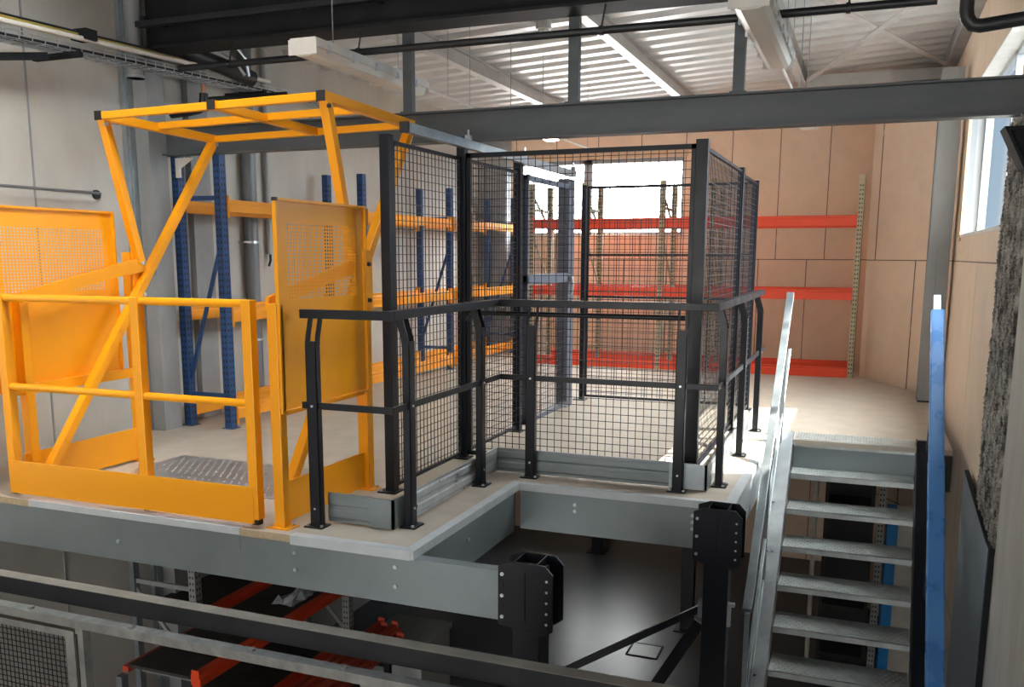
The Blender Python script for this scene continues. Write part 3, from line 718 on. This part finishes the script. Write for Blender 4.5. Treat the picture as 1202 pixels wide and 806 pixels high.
# cable tray
ct = thing('cable_tray', (-5.1, 4.0, 2.75), 'wire cable tray with white pipe running along the top of the left wall', 'cable tray')
def ty(y): return 2.80 + (y - 4.4) * .035
w = MB(); ya, ye = 2.6, 9.4
for (dx, dz) in ((-.09, 0), (-.045, 0), (0, 0), (.045, 0), (.09, 0), (.09, .05), (-.09, .05), (.09, .025)):
    w.bar((-5.13 + dx, ya, ty(ya) + dz - .06), (-5.13 + dx, ye, ty(ye) + dz - .06), .005, .005)
y = ya
while y < ye:
    z = ty(y) - .06
    w.box(-5.22, -5.04, y, y + .005, z - .003, z + .002).box(-5.042, -5.037, y, y + .005, z, z + .05).box(-5.222, -5.217, y, y + .005, z, z + .05); y += .10
w.build('wire_basket', M['zinc_light'], ct)
MB().tube((-5.06, ya, ty(ya) + .035), (-5.06, 7.15, ty(7.15) + .035), .018, 12).build('white_pipe', M['diffuser'], ct, smooth=True)
MB().tube((-5.11, ya, ty(ya) + .09), (-5.11, 7.0, ty(7.0) + .07), .014, 10).build('black_cable', M['blackrub'], ct, smooth=True)
MB().tube((-5.08, ya, ty(ya) + .072), (-5.10, 6.4, ty(6.4) + .06), .009, 10).build('yellow_cable', M['yellowcable'], ct, smooth=True)
for i in range(6):
    x = -5.17 + i * .02
    MB().path([(x, ya, ty(ya) - .045), (x + .004, 5.2, ty(5.2) - .042), (x - .003, 7.2, ty(7.2) - .045), (x, ye, ty(ye) - .046)], .009, 8).build('black_cable', M['blackrub'], ct, smooth=True)
for y in (4.95, 7.0, 9.0):
    MB().box(XL + .002, -5.0, y - .02, y + .02, ty(y) - .10, ty(y) - .065).build('bracket', M['blacksteel'], ct)
MB().box(-5.16, -5.02, 5.03, 5.13, ty(5.1) + .03, ty(5.1) + .10).build('junction_box', M['blacksteel'], ct)
o = thing('support_arm', (-5.2, 4.6, 2.70), 'short dark bracket arm sticking out below the cable tray at the left edge', 'bracket')
MB().bar((-5.30, 4.2, 2.60), (-5.12, 4.78, 2.70), .04, .045).box(XL, -5.26, 4.2, 4.26, 2.56, 2.66).build('arm', M['blacksteel'], o)
# insulated pipes near the column top
o = thing('insulated_pipe', (-4.9, 6.4, 2.8), 'thick black insulated pipe stub near the wall column top', 'pipe')
MB().path([(-5.12, 6.02, 3.0), (-5.0, 6.4, 2.93), (-4.95, 6.75, 2.88)], .065, 16).build('insulation', M['blackrub'], o, smooth=True)
MB().path([(-4.98, 6.3, 3.05), (-4.90, 6.45, 2.98), (-4.85, 6.52, 2.86)], .014, 8).path([(-4.92, 6.5, 3.1), (-4.86, 6.55, 3.0), (-4.87, 6.6, 2.87)], .012, 8).build('fixing_wire', M['zinc_light'], o)
o = thing('insulated_elbow', (-5.0, 6.2, 2.6), 'black insulated elbow pipe with copper stub under the cable tray', 'pipe')
MB().path([(-5.30, 6.15, 2.53), (-5.12, 6.15, 2.54), (-5.03, 6.15, 2.55), (-4.99, 6.15, 2.58), (-4.975, 6.15, 2.63), (-4.975, 6.15, 2.67)], .035, 12).build('insulation', M['blackrub'], o, smooth=True)
MB().tube((-4.975, 6.15, 2.66), (-4.975, 6.15, 2.74), .015, 10).build('stub', M['copper'], o)
MB().path([(-4.97, 6.18, 2.62), (-4.5, 6.6, 2.70)], .028, 10).build('branch', M['blackrub'], o)

# ================================================================== GIRDERS AND HANGERS
gb = thing('grey_girder', (-2.2, 6.0, 2.2), 'long grey painted steel girder spanning the hall above the cage', 'girder')
def ibeam(x0, x1, y, z0, z1, w, tf=.012, tw=.008):
    return [(y - w / 2, z0), (y + w / 2, z0), (y + w / 2, z0 + tf), (y + tw / 2, z0 + tf), (y + tw / 2, z1 - tf), (y + w / 2, z1 - tf), (y + w / 2, z1), (y - w / 2, z1), (y - w / 2, z1 - tf), (y - tw / 2, z1 - tf), (y - tw / 2, z0 + tf), (y - w / 2, z0 + tf)]
MB().prism(ibeam(0, 0, 6.0, 2.185, 2.395, .12), 'x', -5.40, .749).build('i_section', M['greypaint'], gb)
for x in (-3.08, -1.87, -.815):
    MB().box(x - .05, x + .05, 5.955, 6.045, 2.395, 2.405).build('hanger_foot', M['greypaint'], gb)
for x, nm in ((-3.08, 'left hanger post above the gate track end'), (-1.87, 'middle hanger post above the cage front'), (-.815, 'right hanger post beside the wide ceiling light')):
    h_ = thing('hanger_post', (x, 6.0, 2.405), 'grey steel ' + nm, 'hanger post', 'hanger posts on the grey girder')
    s_ = .035
    MB().prism([(x - s_, 5.975), (x + s_, 5.975), (x + s_, 6.025), (x + s_ - .006, 6.025), (x + s_ - .006, 5.981), (x - s_ + .006, 5.981), (x - s_ + .006, 6.025), (x - s_, 6.025)], 'z', 2.405, 2.95).build('channel', M['greypaint'], h_)
bg = thing('black_roof_girder', (-2.2, 5.9, 2.93), 'massive dusty black roof girder crossing the top of the view', 'girder')
MB().prism(ibeam(0, 0, 5.85, 2.93, 3.35, .26, .02, .012), 'x', -5.3, .749).build('i_section', M['blacksteel'], bg)
MB().box(-5.12, .70, 5.60, 5.66, 3.06, 3.10).build('service_channel', M['blackrub'], bg)
for x in (-5.05, -3.2, -1.2):
    MB().box(x - .02, x + .02, 5.60, 5.85, 3.10, 3.13).build('channel_bracket', M['blacksteel'], bg)
pp = thing('sprinkler_pipe', (-2, 5.72, 2.78), 'thin straight black pipe hung just below the black roof girder', 'pipe')
MB().tube((-4.85, 5.74, 2.775), (.25, 5.74, 2.775), .024, 12).build('pipe_run', M['blackrub'], pp, smooth=True)
for x in (-4.4, -3.33, -1.62, -.2):
    MB().tube((x, 5.74, 2.79), (x + .02, 5.76, 2.94), .006, 6).tube((x - .012, 5.74, 2.775), (x + .012, 5.74, 2.775), .03, 10).build('pipe_hanger', M['black'], pp)
o = thing('bent_black_pipe', (.45, 5.0, 2.45), 'thick black pipe bend in the upper right corner below the roof', 'pipe')
MB().path([(.345, 5.0, 2.95), (.345, 5.0, 2.54), (.352, 5.0, 2.505), (.375, 5.0, 2.475), (.41, 5.0, 2.468), (.74, 5.0, 2.50)], .032, 16).build('pipe_run', M['blackrub'], o, smooth=True)
o = MB().prism([(.45, 2.29), (.749, 2.29), (.749, 1.85), (.70, 1.85)], 'y', 5.18, 5.20)
o = MB().prism([(.60, 2.06), (.749, 2.06), (.749, 1.82), (.705, 1.86)], 'y', 5.48, 5.60)
o.prism([(.595, 2.065), (.749, 2.065), (.749, 2.05), (.61, 2.05)], 'y', 5.44, 5.64).prism([(.595, 2.065), (.612, 2.065), (.715, 1.86), (.70, 1.85)], 'y', 5.44, 5.64)
tag(o.build('gusset_bracket', M['blacksteel'], origin=(.7, 5.5, 1.85)), 'dark steel gusset bracket on the side wall under the girder end', 'bracket')

# purlins
for x, nm in ((-3.90, 'left purlin, beyond the left ceiling light'), (-2.32, 'middle purlin over the cage'), (-.88, 'right purlin beside the wide ceiling light')):
    z1 = roof_z(x) - .003
    p_ = thing('roof_purlin', (x, 6.0, z1 - .14), 'pale steel roof purlin, ' + nm, 'purlin', 'roof purlins')
    pts = [(x - .05, z1 - .15), (x + .05, z1 - .15), (x + .05, z1 - .14), (x + .008, z1 - .14), (x + .008, z1 - .012), (x + .05, z1 - .012), (x + .05, z1), (x - .05, z1), (x - .05, z1 - .012), (x - .008, z1 - .012), (x - .008, z1 - .14), (x - .05, z1 - .14)]
    MB().prism(pts, 'y', 6.0, YB).build('i_section', M['purlin'], p_)
xb0 = thing('cross_beam', (-.1, 12.0, 3.4), 'pale grey cross beam at the far right under the roof', 'beam')
MB().box(-.83, XR, 11.95, 12.05, 3.40, 3.53).build('box_section', M['purlin'], xb0)
eb = thing('eaves_beam', (.7, 9, 3.5), 'grey eaves beam along the top of the side wall', 'beam')
MB().box(.64, .749, 6.05, YB, 3.46, 3.64).build('box_section', M['concrete_dark'], eb)
for nm, p, q in (('from the far purlin end up to the near wall corner', (-.83, 11.8, 3.43), (.62, 7.4, 3.46)), ('from the near purlin up to the far wall corner', (-.80, 7.3, 3.44), (.66, 11.6, 3.48))):
    o = thing('roof_brace', p, 'flat steel roof brace ' + nm, 'brace', 'crossed braces under the roof')
    MB().bar(p, q, .07, .008).build('flat_bar', M['purlin'], o)
    MB().box(p[0] - .06, p[0] + .04, p[1] - .08, p[1] + .08, p[2], p[2] + .01).build('gusset_plate', M['purlin'], o)

# lights
def batten(x, y0, y1, z, label, lit=False, wd=.20):
    r = thing('batten_light', (x, y0, z), label, 'ceiling light', 'ceiling battens')
    h = .085
    MB().prism([(x - wd / 2, z + h), (x - wd / 2, z + .045), (x - wd * .42, z + .045), (x - wd * .42, z + h - .003), (x + wd * .42, z + h - .003), (x + wd * .42, z + .045), (x + wd / 2, z + .045), (x + wd / 2, z + h)][::1], 'y', y0, y1).box(x - wd * .45, x + wd * .45, y0, y1, z + .06, z + .1).build('housing', M['white'], r)
    MB().prism([(x - wd * .42, z + .05), (x - wd * .34, z + .004), (x - wd * .2, z - .006), (x + wd * .2, z - .006), (x + wd * .34, z + .004), (x + wd * .42, z + .05)], 'y', y0 + .01, y1 - .01).build('diffuser', M['tube_on' if lit else 'diffuser'], r)
    y = y0 + .12
    while y < y1:
        for s in (-1, 1): MB().box(x + s * wd / 2 - .006, x + s * wd / 2 + .006, y, y + .03, z + .025, z + .075).build('clip', M['zinc_light'], r)
        y += .3
    for a in (y0 - .006, y1): MB().box(x - wd / 2, x + wd / 2, a, a + .006, z, z + .09).build('end_cap', M['white'], r)
    for yy in (y0 + .35, y1 - .30):
        MB().tube((x, yy, z + .1), (x, yy, roof_z(x) if yy > 5.9 else 4.05), .004, 6).build('suspension_wire', M['zinc'], r)
    return r
batten(-3.30, 5.02, 6.56, 2.62, 'long ceiling batten light above the yellow gate')
batten(-.635, 4.90, 6.50, 2.62, 'wide beige ceiling batten light right of the right hanger post')
batten(-3.24, 8.05, 9.62, 2.62, 'glowing ceiling batten light seen just under the grey girder', lit=True, wd=.16)
batten(-.64, 8.10, 9.62, 2.62, 'far ceiling batten light peeking below the girder at the right')
for x, ya_, yb2, z, nm in ((-3.28, 6.58, 8.03, 2.68, 'left near'), (-.64, 6.52, 8.08, 2.68, 'right near'), (-3.22, 9.64, 11.4, 2.68, 'left far')):
    o = thing('light_conduit', (x, ya_, z), 'thin pale conduit at the end of the %s ceiling light' % nm, 'conduit', 'ceiling conduits')
    MB().tube((x, ya_, z), (x, yb2, z), .011, 8).build('conduit_run', M['white'], o)
    for yy in (ya_ + .5, yb2 - .5): MB().tube((x, yy, z), (x, yy, roof_z(x)), .003, 6).build('suspension_wire', M['zinc'], o)
o = thing('motion_sensor', (-2.2, 6.45, 3.0), 'small white ceiling sensor hanging left of the middle hanger post', 'sensor')
sx_, sy_ = -2.26, 6.5
MB().tube((sx_, sy_, 3.0), (sx_, sy_, 3.05), .055, 16).tube((sx_, sy_, 2.975), (sx_, sy_, 3.0), .038, 16).build('housing', M['white'], o)
MB().tube((sx_ - .25, sy_ - .1, 3.10), (sx_ + .02, sy_, 3.05), .02, 8).tube((sx_, sy_, 3.05), (sx_, sy_, roof_z(sx_)), .01, 8).build('bracket_arm', M['zinc'], o)

# ================================================================== RIGHT SIDE: column, mineral wool band, concrete pillar, steel sheet
col = thing('corner_column', (.61, 9.95, 0), 'grey steel column standing by the far right corner of the deck', 'column')
MB().prism([(.52, 9.84), (.71, 9.84), (.71, 9.855), (.622, 9.855), (.622, 10.06), (.71, 10.06), (.71, 10.075), (.52, 10.075), (.52, 10.06), (.608, 10.06), (.608, 9.855), (.52, 9.855)], 'z', 0, 3.15).build('h_section', M['concrete_dark'], col)
MB().box(.60, .69, 9.83, 9.84, 1.08, 1.52).build('cover_plate', M['concrete_dark'], col)
MB().box(.52, .749, 9.80, 10.1, 0, .012).build('base_plate', M['anthracite'], col)
# mineral wool band: lumpy
wl = MB(); n1, n2 = 44, 300
ys = [5.40 + (6.34 - 5.40) * i / n1 for i in range(n1 + 1)]; zs = [-.18 + (2.18 + .18) * j / n2 for j in range(n2 + 1)]
rnd = random.Random(3)
vs = []
for j, z in enumerate(zs):
    sh = .03 * math.sin(z * 3.1) + .02 * math.sin(z * 9)
    for i, yv in enumerate(ys):
        e = min(i, n1 - i) / (n1 / 2)
        dpth = .0 if e == 0 else .022 + .014 * rnd.random() + .007 * math.sin(i * .5 + z * 21) * math.cos(z * 14 + i)
        vs.append((XR - dpth - .002, yv + sh * e + (rnd.random() - .5) * .010, z))
fs = [(j * (n1 + 1) + i, j * (n1 + 1) + i + 1, (j + 1) * (n1 + 1) + i + 1, (j + 1) * (n1 + 1) + i) for j in range(n2) for i in range(n1)]
wl.add(vs, fs)
wl.box(XR - .008, XR - .001, 5.40, 6.34, -.18, 2.18)
o = wl.build('mineral_wool_strip', M['wool'], origin=(XR, 6.0, -.2))
tag(o, 'ragged grey black insulation strip running up the right wall', 'insulation')
struct('trim_7', MB().box(XR - .012, XR, 6.34, 6.42, -1.2, 2.3), M['blackcab'])
struct('trim_8', MB().box(XR - .022, XR, -5.5, 5.39, ZF, 2.9), M['concrete_rough'])
o = thing('wall_sheet', (.7, 6, ZF), 'dark grey steel sheet box with sloping top at the foot of the insulation strip', 'sheet')
MB().prism([(5.45, ZF), (6.9, ZF), (6.9, -.05), (5.58, -.16), (5.45, -.16)], 'x', .700, .72).build('face_sheet', M['zinc'], o)
MB().prism([(5.40, ZF), (5.45, ZF), (5.45, -.16), (5.58, -.16), (6.9, -.05), (6.9, -.035), (5.57, -.145), (5.40, -.145)], 'x', .700, .727).build('edge_strip', M['blacksteel'], o)

# ================================================================== LOWER LEVEL
low_left = thing('pallet_rack', (-5.0, 5.42, ZF), 'grey lower rack with orange red beams beside the lower concrete wall', 'rack')
low_right = thing('pallet_rack', (-4.3, 4.55, ZF), 'grey lower rack with orange red beams under the right end of the yellow gate', 'rack')
def lower_frame(rack, p, q, h):
    upright(q[0], q[1], ZF, h, M['greyup'], rack, xs=1)
    MB().box(p[0] - .025, p[0] + .025, p[1] - .03, p[1] + .03, ZF, ZF + h).build('upright', M['pvc'], rack)
    braces(p, q, ZF, h, M['greyup'], rack, {'h': (.3, .85, 1.6), 'd': ((.35, .8), (1.55, .9))} if h > 2 else {'h': (.3,), 'd': ()})
lower_frame(low_left, (-5.30, 5.42), (-4.70, 5.42), 2.35)
lower_frame(low_left, (-5.30, 6.9), (-4.70, 6.9), 2.35)
lower_frame(low_right, (-4.62, 6.55), (-4.03, 6.55), 2.35)
lower_frame(low_right, (-4.62, 4.55), (-4.03, 4.55), 1.30)
LZ = ((-1.40, 'upper'), (-1.90, 'middle'), (-2.30, 'bottom'))
for z, ln in LZ:
    rack_beam((-4.72, 5.46, z), (-4.72, 6.86, z), .08, M['red'], low_left, w=.08)
    rack_beam((-4.02, 4.59, z), (-4.02, 6.51, z), .08, M['red'], low_right, w=.08)
    o = thing('shelf_board', (-5.0, 6.2, z), '%s dark shelf board of the left lower rack' % ln, 'shelf', 'dark boards of the lower racks')
    MB().box(-5.28, -4.78, 5.46, 6.86, z - .01, z + .012).build('board', M['darkboard'], o)
    MB().box(-5.30, -5.25, 5.46, 6.86, z - .05, z - .011).build('rear_beam', M['redlow'], low_left)
    if z != -2.30:
        o = thing('shelf_board', (-4.3, 5.6, z), '%s dark shelf board of the right lower rack' % ln, 'shelf', 'dark boards of the lower racks')
        MB().box(-4.60, -4.08, 4.6, 6.5, z - .01, z + .012).build('board', M['darkboard'], o)
        MB().box(-4.66, -4.61, 4.6, 6.5, z - .05, z - .011).build('rear_beam', M['redlow'], low_right)
# bundle of red beams lying on the lower floor/rack beside
for i in range(7):
    x = -3.86 + (i % 4) * .075; z = -1.93 + (i // 4) * .085
    yo = .05 * ((i * 37) % 5)
    rack_beam((x, 4.7 + yo, z), (x, 6.75 + yo * .6, z), .065, M['redlow'], None, 'dusty red beam lying in the bundle beside the right lower rack', 'bundle of spare red beams', w=.055)
o = thing('pallet_table', (-3.8, 5.7, ZF), 'low dark trestle carrying the bundle of spare red beams', 'trestle')
MB().box(-3.93, -3.55, 4.75, 4.81, -2.02, -1.963).box(-3.93, -3.55, 6.4, 6.46, -2.02, -1.963).build('cross_bar', M['blacksteel'], o)
for x in (-3.90, -3.58):
    for y in (4.78, 6.43): MB().box(x - .025, x + .025, y - .025, y + .025, ZF, -2.02).build('leg', M['blacksteel'], o)
def crumple(x0, x1, y0, y1, z, seed, label):
    rn = random.Random(seed); n = 7; mb = MB()
    vs = [(x0 + (x1 - x0) * i / n + rn.uniform(-.02, .02), y0 + (y1 - y0) * j / n + rn.uniform(-.02, .02), z + (.004 if i in (0, n) or j in (0, n) else rn.uniform(.01, .07))) for i in range(n + 1) for j in range(n + 1)]
    fs = [(i * (n + 1) + j, (i + 1) * (n + 1) + j, (i + 1) * (n + 1) + j + 1, i * (n + 1) + j + 1) for i in range(n) for j in range(n)]
    lo = [(v[0], v[1], z) for v in vs]; k = len(vs)
    mb.add(vs + lo, fs + [tuple(a + k for a in f[::-1]) for f in fs])
    o = mb.build('plastic_wrap', M['plastic_sheet'], origin=((x0 + x1) / 2, (y0 + y1) / 2, z)); tag(o, label, 'plastic wrap')
crumple(-4.95, -4.80, 5.52, 5.95, -1.888, 2, 'crumpled clear plastic wrap on the middle shelf of the left lower rack')
crumple(-4.35, -4.15, 5.9, 6.3, -1.388, 5, 'crumpled plastic wrap on the upper shelf of the right lower rack')
bx_ = MB().box(-4.05, -3.5, 6.9, 7.5, ZF, -2.05).box(-4.07, -3.48, 6.88, 7.52, -2.08, -2.03)  # plain pale cuboid with a wider top slab, filling this area
tag(bx_.build('grey_cuboid', M['pvc_light'], origin=(-3.7, 7.2, ZF)), 'pale grey crate behind the perforated lower upright', 'cuboid')

# behind the stairs
o = thing('storage_cabinet', (.45, 9.1, ZF), 'white cabinet with bright blue edge seen through the open stairs', 'cabinet')
MB().box(.40, .70, 9.0, 9.5, ZF, -.98).build('body', M['white'], o)
MB().box(.31, .40, 8.98, 9.5, ZF, -.98).build('blue_edge_panel', M['cyan'], o)
o = thing('dark_shelving', (0, 9.4, ZF), 'black shelving unit seen between the open stair treads', 'shelving')
fr_ = MB()
for x in (-.24, .18): 
    for y in (9.2, 9.7): fr_.box(x - .015, x + .015, y - .015, y + .015, ZF, -.62)
fr_.build('frame', M['blackcab'], o)
for z in (-2.5, -2.0, -1.5, -1.0, -.66): MB().box(-.25, .19, 9.2, 9.7, z, z + .02).build('shelf', M['blackcab'], o)
MB().box(-.24, .18, 9.69, 9.70, ZF, -.62).build('back_panel', M['blackcab'], o)
o = thing('rack_upright', (.26, 9.0, ZF), 'pale grey perforated rack upright standing left of the blue edged cabinet', 'upright')
upright(.252, 9.1, ZF, 2.30, M['greyup'], o)
o = MB().tube((-.335, 9.1, ZF), (-.335, 9.1, -.05), .022, 10).box(-.40, -.27, 9.04, 9.16, ZF, ZF + .01).build('white_post', M['white'], origin=(-.335, 9.1, ZF))
tag(o, 'slim white post left of the black shelving below the deck', 'post')

# ------------------------------------------------------------------ foreground rail and machine guard
fg = thing('foreground_rail', (-2.0, 2.83, 0), 'dusty black steel rail crossing the bottom of the view nearest the camera', 'rail')
MB().box(-5.4, .60, 2.80, 2.865, -.075, 0).build('box_section', M['blacksteel'], fg)
MB().box(-5.4, .60, 2.801, 2.864, 0, .002).build('dusty_top', M['dust'], fg)
for x in (-5.3, .5):
    MB().box(x - .03, x + .03, 2.80, 2.86, ZF, -.075).build('leg', M['blacksteel'], fg)
gf = thing('machine_guard', (-3, 2.72, ZF), 'worn grey guard frame with mesh door just below the foreground rail', 'guard frame')
MB().box(-5.3, .55, 2.70, 2.755, -.125, -.085).build('top_rail', M['alu'], gf, bevel=.004)
for x in (-3.25, -2.70, -2.11, -1.70):
    MB().tube((x, 2.728, -.085), (x, 2.728, -.076), .014, 8).build('rivet', M['alu'], gf)
for x in (-2.965, -1.60, -.2):
    MB().box(x - .02, x + .02, 2.705, 2.745, ZF, -.125).build('upright', M['alu'], gf)
MB().box(-3.05, -3.0, 2.71, 2.74, -1.9, -.145).box(-4.2, -4.15, 2.71, 2.74, -1.9, -.145).box(-4.15, -3.05, 2.71, 2.74, -.175, -.145).box(-4.15, -3.05, 2.71, 2.74, -1.9, -1.86).build('door_frame', M['alu'], gf)
MB().box(-2.985, -2.975, 2.70, 2.712, -1.6, -.15).build('hinge_strip', M['black'], gf)
w = MB(); x = -4.13
while x < -3.06:
    w.box(x, x + .003, 2.722, 2.725, -1.86, -.175); x += .025
z = -.20
while z > -1.85:
    w.box(-4.15, -3.05, 2.722, 2.725, z, z + .003); z -= .025
w.build('door_mesh', M['blacksteel'], gf)
MB().box(-1.58, -.22, 2.72, 2.735, -1.9, -.165).build('infill_sheet', M['blacksteel'], gf)

# ================================================================== CAMERA, LIGHT, WORLD
def camera():
    cd = bpy.data.cameras.new('camera'); o = bpy.data.objects.new('camera', cd); COL.objects.link(o)
    cd.sensor_width = 36; cd.lens = 1075 / 1202 * 36
    cd.shift_x = (601 - 587) / 1202; cd.shift_y = (482 - 403) / 1202
    cd.clip_start = .05
    yaw, pitch, roll = math.radians(-21.7), math.radians(9.6), math.radians(-.12)
    cy, sy, cp, sp = math.cos(yaw), math.sin(yaw), math.cos(pitch), math.sin(pitch)
    fwd = Vector((sy * cp, cy * cp, -sp)); right = Vector((cy, -sy, 0)); down = fwd.cross(right)
    r = right * math.cos(roll) + down * math.sin(roll); d = -right * math.sin(roll) + down * math.cos(roll)
    R = Matrix((r, -d, -fwd)).transposed().to_4x4(); R.translation = Vector((0, 0, 1.41))
    o.matrix_world = R
    bpy.context.scene.camera = o
camera()
sd = bpy.data.lights.new('sun', 'SUN'); sd.energy = 11; sd.angle = math.radians(.6); sd.color = (1, .93, .82)
so = bpy.data.objects.new('sun', sd); COL.objects.link(so); so.location = (6, 8, 8)
so.rotation_euler = Vector((-1.28, -.32, -1.6)).to_track_quat('-Z', 'Y').to_euler()

W = bpy.data.worlds.new('world'); bpy.context.scene.world = W; W.use_nodes = True
nt = W.node_tree; bgn = nt.nodes['Background']
# hazy sky: pale blue, with bright cloud to the north-west behind the far window and a wide glow round the sun
L = nt.links.new
tc = nt.nodes.new('ShaderNodeTexCoord'); sp = nt.nodes.new('ShaderNodeSeparateXYZ'); L(tc.outputs['Generated'], sp.inputs[0])
def ramp(src, a0, a1, b0=0., b1=1.):
    m = nt.nodes.new('ShaderNodeMapRange'); m.interpolation_type = 'SMOOTHSTEP'
    for i, v in enumerate((a0, a1, b0, b1)): m.inputs[i + 1].default_value = v
    L(src, m.inputs[0]); return m.outputs[0]
def mth(op, a, b):
    m = nt.nodes.new('ShaderNodeMath'); m.operation = op
    for i, v in enumerate((a, b)):
        if isinstance(v, (int, float)): m.inputs[i].default_value = v
        else: L(v, m.inputs[i])
    return m.outputs[0]
cloud = mth('MULTIPLY', ramp(sp.outputs[0], .06, -.12), ramp(sp.outputs[1], .3, .8))
vd = nt.nodes.new('ShaderNodeVectorMath'); vd.operation = 'DOT_PRODUCT'; vd.inputs[1].default_value = Vector((1.28, .32, 1.6)).normalized()
L(tc.outputs['Generated'], vd.inputs[0])
glow = ramp(vd.outputs['Value'], .42, .95)
front = ramp(sp.outputs[1], 0, -.6)  # added bright sky behind the camera, fill for front faces
strength = mth('ADD', mth('ADD', mth('MULTIPLY', cloud, 16), mth('MULTIPLY', glow, 22)), mth('ADD', mth('MULTIPLY', front, 2.3), .27))
L(strength, bgn.inputs[1])
mixc = nt.nodes.new('ShaderNodeMix'); mixc.data_type = 'RGBA'
mixc.inputs[6].default_value = (.62, .80, 1, 1); mixc.inputs[7].default_value = (1, .97, .93, 1)
L(mth('MINIMUM', mth('ADD', cloud, mth('ADD', glow, front)), 1.), mixc.inputs[0]); L(mixc.outputs[2], bgn.inputs[0])

sc = bpy.context.scene
sc.view_settings.view_transform = 'Standard'; sc.view_settings.look = 'None'; sc.view_settings.gamma = 1
sc.view_settings.use_curve_mapping = False
sc.view_settings.exposure = 1.25
sc.cycles.max_bounces = 10; sc.cycles.diffuse_bounces = 6; sc.cycles.glossy_bounces = 4; sc.cycles.transparent_max_bounces = 12
sc.cycles.sample_clamp_indirect = 8
